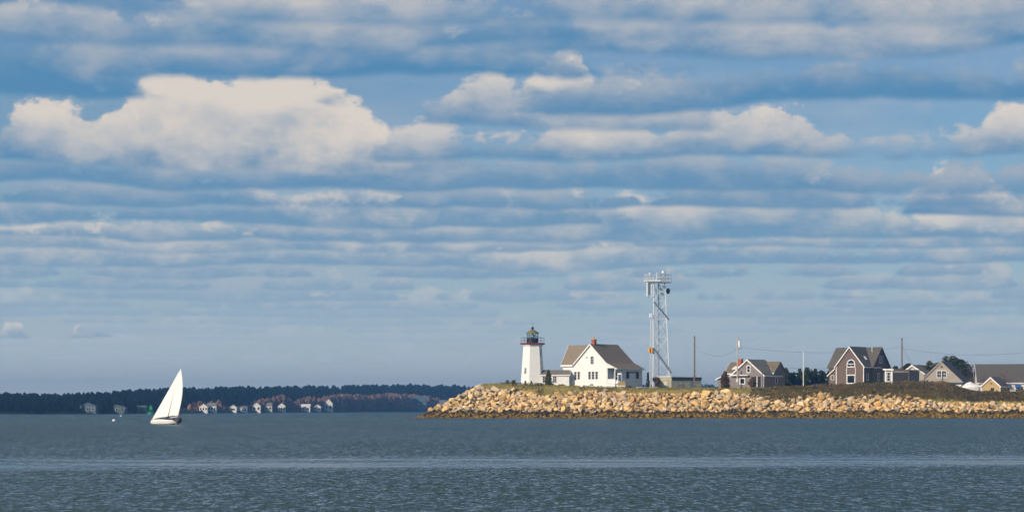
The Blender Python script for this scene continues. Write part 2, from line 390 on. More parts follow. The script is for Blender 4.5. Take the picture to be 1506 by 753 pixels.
sx, sy, _z = W.sep(W.v('SCALE', W.v('ADD', sl_, (0, -.23, 0)), scale=amp))   # wind from the north: the steep lee faces look south
W.put(wb.inputs['Normal'], W.v('NORMALIZE', W.xyz(sx, sy, 1.0)))
water = raw_mesh('bay_water', [(-1400,-90,0),(1400,-90,0),(1400,2900,0),(-1400,2900,0)], [(0,1,2,3)], wm); tag(water, kind='structure')
# ================================================================ boulders
def rock_mesh(seed, n=16, flat=.72):
    r = random.Random(seed); bm = bmesh.new()
    for i in range(n):
        v = Vector((r.gauss(0, 1), r.gauss(0, 1), r.gauss(0, 1))).normalized()
        m_ = max(abs(v.x), abs(v.y), abs(v.z)); v = v.lerp(v/m_, .45)*r.uniform(.42, .54)
        bm.verts.new((v.x*r.uniform(.95, 1.15), v.y, v.z*flat))
    bmesh.ops.convex_hull(bm, input=bm.verts)
    for v in [v for v in bm.verts if not v.link_faces]: bm.verts.remove(v)
    bmesh.ops.triangulate(bm, faces=bm.faces); bmesh.ops.recalc_face_normals(bm, faces=bm.faces)
    me = bpy.data.meshes.new('boulder'); bm.to_mesh(me); bm.free(); return me
rm = bpy.data.materials.new('granite boulders'); rm.use_nodes = True; G = NT(rm.node_tree); rb = rm.node_tree.nodes['Principled BSDF']
rb.inputs['Roughness'].default_value = .85; rb.inputs['Specular IOR Level'].default_value = .2
geo = G.node('ShaderNodeNewGeometry'); gp = geo.outputs['Position']; isl = geo.outputs['Random Per Island']
oi = G.node('ShaderNodeObjectInfo').outputs['Random']; isl = G.m('FRACT', G.m('ADD', isl, G.m('MULTIPLY', oi, 7.31)))
gn = G.noise(gp, 1.6, 5, .62)
gc = G.mix(isl, (.76, .47, .17), (.80, .60, .34)); gc = G.mix(G.smooth(G.m('FRACT', G.m('MULTIPLY', isl, 5.7)), .62, .8), gc, (.60, .46, .30))
k_ = G.lin(G.m('FRACT', G.m('MULTIPLY', isl, 13.3)), 0, 1, .62, 1.15); gc = G.mix(1.0, gc, G.xyz(k_, k_, k_), 'MULTIPLY')
gc = G.mix(G.m('MULTIPLY', G.smooth(gn, .5, .75), .45), gc, (.33, .22, .11))
gz = G.m('ADD', G.sep(gp)[2], G.m('MULTIPLY', G.m('SUBTRACT', G.noise(gp, .55, 4, .62), .5), 3.0))
wn = G.noise(gp, 2.4, 4, .65)
weed = G.mix(G.smooth(wn, .40, .62), (.10, .062, .012), (.34, .21, .030))
gc = G.mix(G.smooth(gz, 1.75, 1.45), gc, G.mix(G.smooth(wn, .4, .65), (.035, .027, .016), (.085, .065, .032)))   # black lichen line
gc = G.mix(G.smooth(gz, 1.15, .85), gc, weed)                                                                     # rockweed below it
G.put(rb.inputs['Base Color'], gc)
gb = G.node('ShaderNodeBump'); gb.inputs['Strength'].default_value = .6; gb.inputs['Distance'].default_value = .08
G.put(gb.inputs['Height'], G.noise(gp, 3.5, 4, .6)); G.put(rb.inputs['Normal'], gb.outputs[0])
shapes = [rock_mesh(s_) for s_ in range(22)]
for me in shapes: me.materials.append(rm)
spots = []; gx = {}
def try_rock(x, y, size, k=.64):
    key = (int(x//2), int(y//2))
    z = ground(x, y)
    for i in (-1, 0, 1):
        for j in (-1, 0, 1):
            for (x2, y2, z2, s2) in gx.get((key[0]+i, key[1]+j), ()):
                if (x-x2)**2+(y-y2)**2+(z-z2)**2 < (k*(size+s2)/2)**2: return
    gx.setdefault(key, []).append((x, y, z, size)); spots.append((x, y, z, size))
for want, tries in ((1.95, 260), (1.5, 2600), (1.1, 11000), (.78, 18000), (.48, 10000)):
    for _ in range(tries):
        x = rnd.uniform(-21, 150); y = rnd.uniform(499, 514.5) if x > -3 or rnd.random() < .4 else rnd.uniform(499, 548)
        zc, d, zr, zg = ground_d(x, y)
        if d < .4 or zc > zr+rnd.uniform(-.5, .25) or (zc < 1.0 and want > 1.4): continue
        try_rock(x, y, want*rnd.uniform(.8, 1.2))
revet = link('rock_revetment', None); revet.location = (40, 503, 0)
tag(revet, 'long sloping bank of tan granite boulders along the waterline', 'rock bank')
def rock_matrix(x, y, z, s_):
    q = Matrix.Rotation(rnd.uniform(0, 6.28), 4, 'Z') @ Matrix.Rotation(rnd.gauss(0, .45), 4, 'X') @ Matrix.Rotation(rnd.gauss(0, .4), 4, 'Y')
    return Matrix.Translation((x, y, z+s_*.16)) @ q @ Matrix.Diagonal((s_*rnd.uniform(.95, 1.3), s_*rnd.uniform(.85, 1.1), s_*rnd.uniform(.85, 1.15), 1))
spots.sort(key=lambda t: -(t[3] if 1.2 < t[2] and t[0] < 114 and t[1] < 514 else 0))
bulk_v, bulk_f = [], []
for n_, (x, y, z, s_) in enumerate(spots):
    me = shapes[rnd.randrange(len(shapes))]; mt = rock_matrix(x, y, z, s_)
    if n_ < 300:
        o = link('boulder', me, revet); o.matrix_parent_inverse = Matrix.Translation((-40, -503, 0)); o.matrix_basis = mt
    else:
        o_ = len(bulk_v); bulk_v += [tuple(mt @ v.co - Vector((40, 503, 0))) for v in me.vertices]; bulk_f += [tuple(i+o_ for i in p.vertices) for p in me.polygons]
tag(raw_mesh('boulders', bulk_v, bulk_f, rm, revet), kind='stuff')
wv, wf = [], []                                                 # rockweed-covered cobbles at the waterline
for _ in range(2600):
    x = rnd.uniform(-23, 150); y = rnd.uniform(498.3, 503.5) if x > -16 or rnd.random() < .5 else rnd.uniform(499, 540)
    zc, d, zr, zg = ground_d(x, y)
    if d < -.9 or zc > 1.25: continue
    me = shapes[rnd.randrange(len(shapes))]; mt = rock_matrix(x, y, zc-.08, rnd.uniform(.35, .95))
    o_ = len(wv); wv += [tuple(mt @ v.co) for v in me.vertices]; wf += [tuple(i+o_ for i in p.vertices) for p in me.polygons]
tag(raw_mesh('seaweed_cobbles', wv, wf, rm), 'golden brown seaweed covered cobbles along the waterline', 'seaweed rocks', kind='stuff')
# ---------------------------------------------------------------- beach grass
gv, gf = [], []
def blade(x, y, z, h, lean, w):
    a = rnd.uniform(0, 6.28); o_ = len(gv); dx_, dy_ = math.cos(a)*w, math.sin(a)*w; b_ = rnd.uniform(0, 6.28)
    gv.extend([(x-dx_, y-dy_, z-.05), (x+dx_, y+dy_, z-.05), (x+math.cos(b_)*lean*h, y+math.sin(b_)*lean*h, z+h)]); gf.append((o_, o_+1, o_+2))
n_ = 0
while n_ < 9000:
    x = rnd.uniform(-8, 118); y = rnd.uniform(506, 522); zc, d, zr, zg = ground_d(x, y)
    if zc < zr-.35 or d < 5: continue
    n_ += 1; hh = rnd.uniform(.18, .5)*(1+.8*max(0, mnoise.noise(Vector((x*.3, y*.3, 9)))))
    for _ in range(4): blade(x+rnd.uniform(-.2, .2), y+rnd.uniform(-.2, .2), zc, hh*rnd.uniform(.6, 1.1), .5, .07)
tag(raw_mesh('beach_grass', gv, gf, GRASSB), 'dry golden green beach grass on the slope above the boulders', 'grass', kind='stuff')
# ================================================================ buildings
def fn_y(x0, y0): return lambda a, b, z: (x0+a, y0+b, z)
def fn_x(x0, y0): return lambda a, b, z: (x0+b, y0+a, z)
def gable_block(parent, fn, al, ar, L, el_, er_, ridge, wall, roof, trim, ov=.35, th=.16, z0=-3.2, rakes=(1, 0), eaves=True, wallname='wall'):
    """gabled block: ridge at a=0, walls at a=-al and a=ar, eaves el_/er_, along b from 0 to L"""
    MB().prism([(-al, z0), (ar, z0), (ar, er_), (0, ridge), (-al, el_)], 0, L, fn).build(wallname, wall, parent)
    R_ = []
    for sd, w_, e_ in ((-1, al, el_), (1, ar, er_)):
        sl = (ridge-e_)/w_; ae = sd*(w_+ov); ze = e_-ov*sl; lift = .02
        prof = [(0, ridge+lift), (ae, ze+lift), (ae, ze+lift+th), (0, ridge+lift+th*1.15)]
        R_.append(MB().prism(prof, -ov, L+ov, fn).build('roof_slope', roof, parent))
        for k_, (b0, b1) in enumerate(((-ov-.05, -ov-.003), (L+ov+.003, L+ov+.05))):
            if rakes[k_]:
                MB().prism([(0, ridge+lift+th+.03), (0, ridge+lift-.2), (ae, ze+lift-.2), (ae, ze+lift+th+.01)], b0, b1, fn).build('rake_board', trim, parent)
        if eaves:
            a0, a1 = sorted((ae+sd*.003, ae+sd*.06)); MB().prism([(a0, ze-.10), (a1, ze-.10), (a1, ze+th+.01), (a0, ze+th+.01)], -ov, L+ov, fn).build('fascia', trim, parent)
    return R_
def window(parent, face, at, u, z, w, h, nx=1, ny=2, fr=.11, frame=WHITE, arch=False, glass=GLASS):
    """a window on a wall: casing with glazing bars proud of the wall, dark panes set in it; face front (-y), right (+x), left (-x)"""
    def q(a, dep, zz):
        if face == 'front': return (u+a, at-dep, z+zz)
        if face == 'right': return (at+dep, u+a, z+zz)
        return (at-dep, u-a, z+zz)
    def slab(mb, a0, a1, z0, z1, d0, d1): return mb.prism([(a0, z0), (a1, z0), (a1, z1), (a0, z1)], d0, d1, lambda a, b, zz: q(a, b, zz))
    f = MB(); hw = w/2
    slab(f, -hw-fr, -hw, -fr, h+(0 if arch else fr), .004, .07); slab(f, hw, hw+fr, -fr, h+(0 if arch else fr), .004, .07)
    slab(f, -hw, hw, -fr, 0, .004, .085)
    if not arch: slab(f, -hw, hw, h, h+fr, .004, .07)
    else:
        n = 10
        for i in range(n):
            a0, a1 = math.pi*i/n, math.pi*(i+1)/n
            f.prism([(r*math.cos(a), h+r*math.sin(a)) for r, a in ((hw, a0), (hw+fr, a0), (hw+fr, a1), (hw, a1))], .004, .07, lambda a, b, zz: q(a, b, zz))
    for i in range(1, nx): slab(f, -hw+w*i/nx-.03, -hw+w*i/nx+.03, 0, h, .004, .05)
    for j in range(1, ny): slab(f, -hw, hw, h*j/ny-.03, h*j/ny+.03, .004, .052)
    fo = f.build('window', frame, parent)
    for i in range(nx):
        for j in range(ny):
            slab(MB(), -hw+w*i/nx+.032, -hw+w*(i+1)/nx-.032, h*j/ny+.033, h*(j+1)/ny-.033, .006, .022).build('pane', glass, fo)
    if arch:
        MB().prism([((hw-.01)*math.cos(math.pi*i/10), h+.03+(hw-.03)*math.sin(math.pi*i/10)) for i in range(11)], .006, .022, lambda a, b, zz: q(a, b, zz)).build('pane', glass, fo)
    return fo
def box_part(parent, name, mat, *b): return MB().box(*b).build(name, mat, parent)
def place(px, Y, dz=0.0): x = X(px, Y); return (x, Y, ground(x, Y)+dz)
YAW = R(-38); CT, ST = math.cos(R(38)), math.sin(R(38))
# ---------------------------------------------------------------- keeper's house (local origin: under the front gable's peak)
YH = 524; kh = thing('keepers_house', 'white keeper\'s house with grey brown roof and red brick chimney beside lighthouse', 'house', place(868.6, YH, .45), YAW)
gable_block(kh, fn_y(0, 0), 4.4, 4.6, 10.6, 5.5, 5.4, 9.75, WHITE, ROOF, WHITE, rakes=(1, 1), wallname='gable_wall')
MB().prism([(0.01, -1.5), (5.5, -1.5), (5.5, 5.45), (2.75, 9.55), (0.01, 5.45)], -8.0, -1.0, fn_x(0, 0)).build('wing_wall', WHITE, kh)
def roof_sheet(poly, th, parent, mat, name='roof_slope'):
    n = len(poly); return MB().add([(x, y, z) for x, y, z in poly]+[(x, y, z+th) for x, y, z in poly], [tuple(range(n-1, -1, -1)), tuple(range(n, 2*n))]+[(i, (i+1) % n, (i+1) % n+n, i+n) for i in range(n)]).build(name, mat, parent)
roof_sheet([(-8.35, -.35, 4.95), (-4.85, -.35, 4.95), (-.1, 2.75, 9.58), (-8.35, 2.75, 9.58)], .18, kh, ROOF)
roof_sheet([(-8.35, 2.752, 9.58), (-.1, 2.752, 9.58), (-.1, 5.85, 4.95), (-8.35, 5.85, 4.95)], .18, kh, ROOF)
box_part(kh, 'fascia', WHITE, -8.4, -4.9, -.43, -.353, 4.75, 5.14)
MB().prism([(-.35, 4.75), (2.75, 9.38), (2.75, 9.78), (-.35, 5.15)], -8.43, -8.354, fn_x(0, 0)).build('rake_board', WHITE, kh)
# lower right aisle under the same roof slope, open porch at its front
sl = (9.75-5.4)/4.6; xa = 7.15; za = 4.25
MB().prism([(4.6, -1.2), (xa, -1.2), (xa, za), (4.6, 5.35)], 2.3, 10.6, fn_y(0, 0)).build('aisle_wall', WHITE, kh)
MB().prism([(4.85, 5.36), (xa+.55, za-.25), (xa+.55, za-.09), (4.85, 5.52)], -.35, 10.95, fn_y(0, 0)).build('porch_roof', ROOF, kh)
MB().prism([(4.62, 5.2), (xa+.5, za-.33), (xa+.5, za-.08), (4.62, 5.5)], -.42, -.353, fn_y(0, 0)).build('rake_board', WHITE, kh)
MB().prism([(4.62, 4.25), (xa-.1, 4.25), (xa-.1, 4.3), (4.62, 5.1)], -.2, -.1, fn_y(0, 0)).build('porch_gable_panel', WHITE, kh)
box_part(kh, 'fascia', WHITE, xa+.553, xa+.61, -.35, 10.95, za-.33, za-.06)
box_part(kh, 'porch_floor', WHITE, 4.62, xa, -.3, 2.28, -.9, .62)
for px_ in (4.85, xa-.15): box_part(kh, 'porch_post', WHITE, px_-.1, px_+.1, -.2, 0, .63, 4.2)
box_part(kh, 'porch_railing', WHITE, 4.97, xa-.28, -.16, -.08, .7, 1.75)
st = MB()
for i in range(3): st.box(xa+.02+i*.32, xa+.33+i*.32, .2, 1.7, -.9, .45-i*.22)
st.build('porch_steps', WHITE, kh)
box_part(kh, 'step_post', WHITE, xa+.9, xa+1.06, -.1, .06, -.6, 1.35); box_part(kh, 'step_post', WHITE, xa+.9, xa+1.06, 1.85, 2.0, -.6, 1.35)
box_part(kh, 'step_rail', WHITE, xa+.92, xa+1.04, .07, 1.84, 1.1, 1.2)
window(kh, 'front', 2.3, 5.55, 1.5, .95, 1.7); 
dr_ = box_part(kh, 'porch_door', material('blue door', (.03, .07, .14), .5, .1), 6.25, 7.0, 2.24, 2.3, .63, 2.8); box_part(dr_, 'handle', BLACK, 6.32, 6.38, 2.2, 2.238, 1.6, 1.7)
for ux_ in (-4.35, -3.38): window(kh, 'front', 0, ux_, 1.75, .62, 1.75, ny=3)
for ux_ in (-.28, .72, 1.74): window(kh, 'front', 0, ux_, 1.75, .66, 1.75, ny=3)
window(kh, 'front', 0, .45, 5.25, .82, 1.75, 2, 3)
box_part(kh, 'louvre_vent', GALV, -1.35, -.85, -.06, -.004, 6.6, 6.9)
for u_ in (4.7, 8.6):
    box_part(kh, 'shutter', BLACK, xa+.004, xa+.06, u_-.55, u_+.55, 1.9, 3.5)
box_part(kh, 'lintel_beam', BLACK, xa+.004, xa+.05, 5.3, 8.0, 3.2, 3.45)
ch = MB().box(-.42, .42, .9, 1.7, 9.2, 10.75).build('chimney', BRICK, kh)
MB().box(-.52, .52, .82, 1.78, 10.753, 10.92).build('chimney_cap', BRICK, ch)
MB().lathe([(.16, 10.923), (.19, 11.1), (.14, 11.5)], 10, 0, 1.3).build('chimney_pot', ORANGE, ch)
box_part(kh, 'corner_board', CONCRETE, 4.55, 4.67, -.03, -.004, 0, 5.3)
box_part(kh, 'cellar_vent', BLACK, -.1, .75, -.05, -.004, .35, .62)
# ---------------------------------------------------------------- covered passage
psz = thing('passage_shed', 'low white covered passage with grey roof joining the lighthouse and the house', 'shed', place(837, 525.3, .2), R(-4))
gable_block(psz, fn_x(-6.5, 2.4), 2.4, 2.4, 6.5, 2.75, 2.75, 3.75, WHITE, GREYROOF, WHITE, ov=.25, rakes=(0, 1))
window(psz, 'front', 0, -3.35, 1.0, .8, 1.4, 2, 3)
window(psz, 'front', 0, -5.9, 1.0, .5, 1.4, 1, 3)
# ---------------------------------------------------------------- lighthouse
lh = thing('lighthouse', 'white six-sided wooden lighthouse tower with black lantern and dark red gallery', 'lighthouse', place(783.3, 528), 0)
PH = R(-90+13-30)
MB().lathe([(2.92, -1.0), (2.85, .3), (2.2, 9.5)], 6, ph=PH).build('tower', WHITE, lh)
MB().lathe([(2.24, 9.2), (2.5, 9.5), (2.5, 9.62)], 6, ph=PH).build('cornice', WHITE, lh)
dk = MB().lathe([(2.62, 9.623), (2.98, 9.72), (2.98, 9.98), (2.9, 10.02)], 6, ph=PH).build('gallery_deck', REDP, lh)
rl = MB()
for hgt_ in (10.6, 11.25): 
    for i in range(6):
        a0, a1 = PH+i*math.pi/3, PH+(i+1)*math.pi/3
        rl.tube((2.75*math.cos(a0), 2.75*math.sin(a0), hgt_), (2.75*math.cos(a1), 2.75*math.sin(a1), hgt_), .03, n=5)
rl.build('railing', BLACK, lh)
for i in range(6): MB().tube((2.75*math.cos(PH+i*math.pi/3), 2.75*math.sin(PH+i*math.pi/3), 10.0), (2.75*math.cos(PH+i*math.pi/3), 2.75*math.sin(PH+i*math.pi/3), 11.3), .04).build('railing_post', BLACK, lh)
MB().lathe([(1.38, 10.023), (1.38, 11.0), (1.44, 11.04), (1.44, 11.1)], 10, ph=.2).build('lantern_wall', BLACK, lh)
lg = MB()
for i in range(10):
    a = .2+i*math.pi/5; lg.tube((1.3*math.cos(a), 1.3*math.sin(a), 11.1), (1.3*math.cos(a), 1.3*math.sin(a), 12.22), .05, n=5)
lgo = lg.build('lantern_frame', BLACK, lh)
CLEAR = material('lantern glass', (.9, .95, .96), .03, 0, 1, spec=.5, trans=1.0)
for i in range(10):
    a0, a1 = .2+i*math.pi/5, .2+(i+1)*math.pi/5; c0, s0, c1, s1 = math.cos(a0), math.sin(a0), math.cos(a1), math.sin(a1)
    MB().add([(r_*c, r_*q, z_) for r_ in (1.27, 1.25) for c, q, z_ in ((c0, s0, 11.11), (c1, s1, 11.11), (c1, s1, 12.2), (c0, s0, 12.2))],
             [(0,1,2,3), (7,6,5,4), (0,4,5,1), (1,5,6,2), (2,6,7,3), (3,7,4,0)]).build('pane', CLEAR, lgo)
MB().lathe([(.25, 10.9), (.25, 11.2), (.5, 11.3), (.58, 11.65), (.5, 12.0), (.2, 12.1)], 12).build('lens', material('lens glass', (.55, .6, .62), .2, .2, 6), lh)
lr = MB().lathe([(1.52, 12.23), (1.52, 12.34), (1.2, 12.62), (.6, 13.0), (.24, 13.12)], 10, ph=.2).build('lantern_roof', GOLD, lh)
MB().lathe([(.2, 13.11), (.24, 13.2), (.24, 13.35), (.33, 13.48), (.3, 13.68), (.1, 13.78)], 10).build('ventilator_ball', BLACK, lr)
MB().tube((0, 0, 13.75), (0, 0, 15.0), .03, .015).build('lightning_rod', BLACK, lr)
def tower_window(fi, z, w=.62, h=1.3):
    a = PH+R(30)+fi*R(60); ap = lambda zz: (2.85+(zz-.3)/(9.2)*(2.2-2.85))*math.cos(R(30))
    r_ = ap(z)-.01; tx, ty = -math.sin(a), math.cos(a); nx_, ny_ = math.cos(a), math.sin(a)
    def q(u, d, zz): rr = ap(z+zz)+d; return (nx_*rr+tx*u, ny_*rr+ty*u, z+zz)
    f = MB()
    for u0, u1, z0, z1 in ((-w/2-.09, -w/2, -.09, h+.09), (w/2, w/2+.09, -.09, h+.09), (-w/2, w/2, h, h+.09), (-w/2, w/2, -.09, 0), (-.03, .03, 0, h), (-w/2, w/2, h/3-.03, h/3+.03), (-w/2, w/2, 2*h/3-.03, 2*h/3+.03)):
        f.prism([(u0, z0), (u1, z0), (u1, z1), (u0, z1)], .003, .06, q)
    fo = f.build('window', WHITE, lh)
    MB().prism([(-w/2, 0), (w/2, 0), (w/2, h), (-w/2, h)], .004, .03, q).build('pane', GLASS, fo)
tower_window(-1, 2.9); tower_window(1, 7.0); 
# ---------------------------------------------------------------- lattice radar tower
YT = 548; rt = thing('radar_tower', 'tall white steel lattice tower with antenna platform behind the white house', 'tower', place(970, YT), R(8))
HB = 26.0
legs_b = [(-1.75, -.9), (2.45, -.6), (.25, 2.2)]; legs_t = [(-1.55, -.7), (1.25, -.45), (.1, 1.5)]
def legp(i, z): t = z/HB; a, b = legs_b[i], legs_t[i]; return Vector((a[0]+(b[0]-a[0])*t, a[1]+(b[1]-a[1])*t, z))
for i in range(3): MB().tube(legp(i, -.5), legp(i, HB+.2), .13, .10, 8).build('leg', STEEL if i != 2 else GALV, rt)
lev = [0, 4.3, 8.6, 12.9, 17.2, 21.5, 26]
for i, j in ((0, 1), (1, 2), (2, 0)):
    for k, (z0, z1) in enumerate(zip(lev, lev[1:])):
        MB().tube(legp(i, z0), legp(j, z1), .055, n=5).build('diagonal_brace', STEEL, rt)
        MB().tube(legp(j, z0), legp(i, z1), .05, n=5).build('diagonal_brace', STEEL, rt)
        MB().tube(legp(i, z1), legp(j, z1), .06, n=5).build('horizontal_brace', STEEL, rt)
for z0, z1 in ((21.3, 17.0), (10.2, 4.2)):                             # heavy dark cable trays crossing the front
    p, q = legp(0, z0), legp(1, z1); MB().tube(p+Vector((0, -.3, 0)), q+Vector((.5, -.3, 0)), .2, .2, 6).build('cable_tray', GALV, rt)
pl = MB().box(-3.6, -.2, -1.6, 1.4, 26.2, 26.55).build('platform', STEEL, rt)
MB().box(-.18, 2.75, -1.2, 1.8, 26.0, 26.15).build('grating_platform', GALV, rt)
def rail(x0, x1, y0, y1, z0, h, par, mat):
    m_ = MB()
    for zz in (z0+h*.5, z0+h):
        m_.tube((x0, y0, zz), (x1, y0, zz), .04, n=5).tube((x0, y1, zz), (x1, y1, zz), .04, n=5).tube((x0, y0, zz), (x0, y1, zz), .04, n=5).tube((x1, y0, zz), (x1, y1, zz), .04, n=5)
    n = max(2, int((x1-x0)/.8))
    for i in range(n+1):
        for yy in (y0, y1): m_.tube((x0+(x1-x0)*i/n, yy, z0), (x0+(x1-x0)*i/n, yy, z0+h), .035, n=5)
    m_.build('railing', mat, par)
rail(-3.5, -.3, -1.5, 1.3, 26.55, 1.35, rt, STEEL); rail(-.1, 2.7, -1.1, 1.7, 26.15, 1.75, rt, GALV)
MB().box(-3.3, -3.15, -1.4, -.2, 22.6, 26.19).box(-3.3, -1.75, -1.0, -.9, 22.5, 22.7).build('hanging_bracket', STEEL, rt)
MB().tube((-3.2, -.8, 22.7), (-1.7, -.8, 26.1), .06).tube((-1.9, -.8, 22.7), (-3.1, -.8, 26.1), .06).build('bracket_brace', STEEL, rt)
MB().box(-2.9, -1.95, -.75, -.6, 23.0, 26.0).build('panel_antenna', STEEL, rt)
dish = MB()
for i in range(12):
    a0, a1 = 2*math.pi*i/12, 2*math.pi*(i+1)/12; c = Vector((1.75, -1.5, 23.9)); f_ = Vector((1.75, -.95, 23.9))
    p = lambda a: c+Vector((.52*math.cos(a), -.25+.25*math.cos(a)*.5, .7*math.sin(a)))
    dish.add([p(a0), p(a1), f_], [(0, 1, 2)]); dish.add([p(a0)+Vector((0, .1, 0)), p(a1)+Vector((0, .1, 0)), f_+Vector((0, .15, 0))], [(0, 2, 1)])
dish.build('dish_antenna', BLACK, rt)
MB().tube((1.3, -.4, 23.9), (1.75, -.95, 23.9), .1).build('dish_mount', GALV, rt)
MB().tube((.9, 0, 26.1), (.9, 0, 28.3), .14).tube((.9, 0, 28.3), (.9, 0, 28.9), .42, .36, 10).build('camera_mast', STEEL, rt)
MB().tube((-.7, 0, 26.5), (-.7, 0, 28.4), .09).tube((-.9, 0, 28.35), (-.3, 0, 28.35), .05).build('vent_mast', STEEL, rt)
MB().tube((-2.4, 0, 26.5), (-2.4, 0, 28.1), .05).lathe([(.05, 28.0), (.3, 28.05), (.34, 28.25), (.1, 28.45)], 8, -2.4, 0).build('dome_antenna', STEEL, rt)
MB().tube((2.4, .3, 26.1), (2.4, .3, 29.3), .035).lathe([(.05, 29.2), (.2, 29.25), (.2, 29.45), (.03, 29.5)], 8, 2.4, .3).build('wind_sensor', STEEL, rt)
for x_, y_, h_ in ((.3, .9, 2.6), (1.7, 1.2, 2.9), (-1.4, 1.0, 2.2), (2.0, -.8, 2.1), (-3.3, -1.2, 2.4), (-1.9, 1.2, 2.6), (.6, -1.0, 2.3), (2.6, 1.2, 2.5)): MB().tube((x_, y_, 26.1), (x_, y_, 26.1+h_), .035).build('whip_antenna', GALV, rt)
for x_, z_ in ((.2, 24.4), (.9, 25.0), (.5, 23.3)): MB().box(x_-.35, x_+.35, -.9, -.55, z_-.3, z_+.3).build('equipment_box', GALV, rt)
MB().tube((-2.55, -.95, 0), (-2.35, -.9, 17.6), .07).tube((-1.98, -.95, 0), (-1.92, -.9, 17.6), .07).build('ladder_rail', STEEL, rt)
lad = MB()
for i in range(40): lad.tube((-2.5, -.93, .4+i*.43), (-1.96, -.93, .4+i*.43), .025, n=4)
lad.build('ladder_rungs', STEEL, rt)
MB().box(-2.85, -1.85, -1.3, -.6, 17.6, 17.75).box(-2.75, -2.1, -1.2, -.7, 17.75, 18.6).build('ladder_landing', STEEL, rt)
for x_ in (-2.75, -2.1): MB().tube((x_, -1.2, 9.1), (x_, -1.2, 10.3), .25, .25, 10).build('float_canister', ORANGE, rt)
MB().box(-3.0, -1.8, -.85, -.75, 9.1, 10.3).build('canister_rack', STEEL, rt)
# ---------------------------------------------------------------- equipment building with fence
YU = 536; ub = thing('equipment_building', 'flat-roofed beige equipment building with dark fascia below the lattice tower', 'building', place(987.5, YU), R(-52))
Wd, Ln, Hh = 4.6, 9.6, 3.1
box_part(ub, 'wall', BEIGE, -Wd, 0, 0, Ln, -1, Hh)
box_part(ub, 'roof', WHITE, -Wd-.2, .25, -.25, Ln+.2, Hh+.003, Hh+.2)
box_part(ub, 'fascia_panel', DKTRIM, .004, .12, .05, Ln-.05, Hh-.75, Hh)
d_ = box_part(ub, 'door', material('pale door', (.62, .6, .5), .6, .1), -2.6, -1.6, -.05, -.004, 0, 2.1); box_part(d_, 'handle', BLACK, -2.5, -2.42, -.09, -.053, 1.0, 1.1)
box_part(ub, 'louvre_vent', GALV, .004, .1, 2.0, 3.7, .3, 1.5); box_part(ub, 'side_door', material('grey blue door', (.2, .24, .28), .6, .1), .004, .06, 5.9, 7.3, 0, 2.1)
box_part(ub, 'wall_lamp', BLACK, -1.2, -1.0, -.16, -.004, 2.3, 2.5)
fc_ = thing('chain_link_fence', 'thin galvanised chain link fence in front of the beige equipment building', 'fence', place(1005, 526), 0)
fx0, fx1 = X(974, 526)-fc_.location.x, X(1040, 526)-fc_.location.x
for i in range(8): MB().tube((fx0+(fx1-fx0)*i/7, 0, -.5), (fx0+(fx1-fx0)*i/7, 0, 2.0), .035).build('post', GALV, fc_)
wr = MB()
for zz in (.1, 1.95): wr.tube((fx0, 0, zz), (fx1, 0, zz), .022, n=4)
for i in range(130):
    xx = fx0+(fx1-fx0)*i/130
    for sg in (1, -1):
        x2 = xx+sg*1.85; x2c = min(max(x2, fx0), fx1); t_ = (x2c-xx)/(x2-xx); wr.tube((xx, 0, .1), (x2c, 0, .1+1.85*t_), .004, n=3, cap=False)
wr.build('mesh', GALV, fc_)
# ---------------------------------------------------------------- yard things by the house
pn = thing('planter_box', 'white planter box heaped with dry straw beside the house porch', 'planter', place(914.5, 517), R(-10))
box_part(pn, 'box', WHITE, -.85, .85, -.5, .5, -.5, .75)
MB().prism([(-.9, .753), (.9, .753), (1.0, 1.35), (.3, 1.6), (-.6, 1.45), (-1.0, 1.2)], -.55, .55, fn_y(0, 0)).build('straw', STRAW, pn)
bm_ = thing('garden_bench', 'long low white bench on the lawn right of the planter', 'bench', place(951, 519), R(4))
box_part(bm_, 'seat', WHITE, -2.5, 2.5, -.22, .22, .42, .5)
for x_ in (-2.2, 0, 2.2): box_part(bm_, 'leg', WHITE, x_-.06, x_+.06, -.2, .2, -.3, .417)
# ---------------------------------------------------------------- poles and cables
def pole(px, Y, top, mat, name, label, r=.16, arms=()):
    t = thing(name, label, 'pole', place(px, Y)); h = Z(top, Y)-t.location.z
    MB().tube((0, 0, -1), (0, 0, h), r, r*.75, 8).build('shaft', mat, t); return t, h
p1, h1 = pole(1021.5, 528, 494, WOODPOLE, 'utility_pole', 'tall brown wooden utility pole in front of the beige equipment building', .2)
MB().tube((-.3, -.05, h1-.4), (.3, -.05, h1-.4), .05).build('insulator_bracket', GALV, p1)
p2, h2 = pole(1084.5, 530, 494, PALEPOLE, 'utility_pole', 'bleached utility pole carrying a grey transformer in front of the grey cottage', .17)
tr_ = MB().tube((.48, -.1, h2-2.6), (.48, -.1, h2-1.1), .3, .3, 10).build('transformer', STEEL, p2); MB().tube((.48, -.1, h2-1.1), (.48, -.1, h2-.8), .08).build('bushing', GALV, tr_)
MB().tube((.05, 0, h2-.5), (.55, 0, h2-.3), .05).tube((0, 0, h2-3.2), (.85, 0, h2-3.0), .06).tube((.85, 0, h2-3.0), (.85, 0, h2-2.7), .05).build('bracket', GALV, p2)
MB().box(-.35, .1, -.3, -.17, 1.9, 2.6).build('meter_box', WHITE, p2)
p3, h3 = pole(1181.5, 530, 519, WHITE, 'flag_pole', 'slender white flagpole standing alone before the dark pines', .11)
MB().lathe([(.05, h3), (.14, h3+.08), (.12, h3+.22), (.03, h3+.28)], 8).build('finial', WHITE, p3)
p4, h4 = pole(1326.5, 532, 497, WOODPOLE, 'utility_pole', 'brown utility pole between the brown shingled house and the pale gable', .19)
MB().tube((-.3, 0, h4-2.2), (.3, 0, h4-2.2), .05).build('insulator_bracket', GALV, p4)
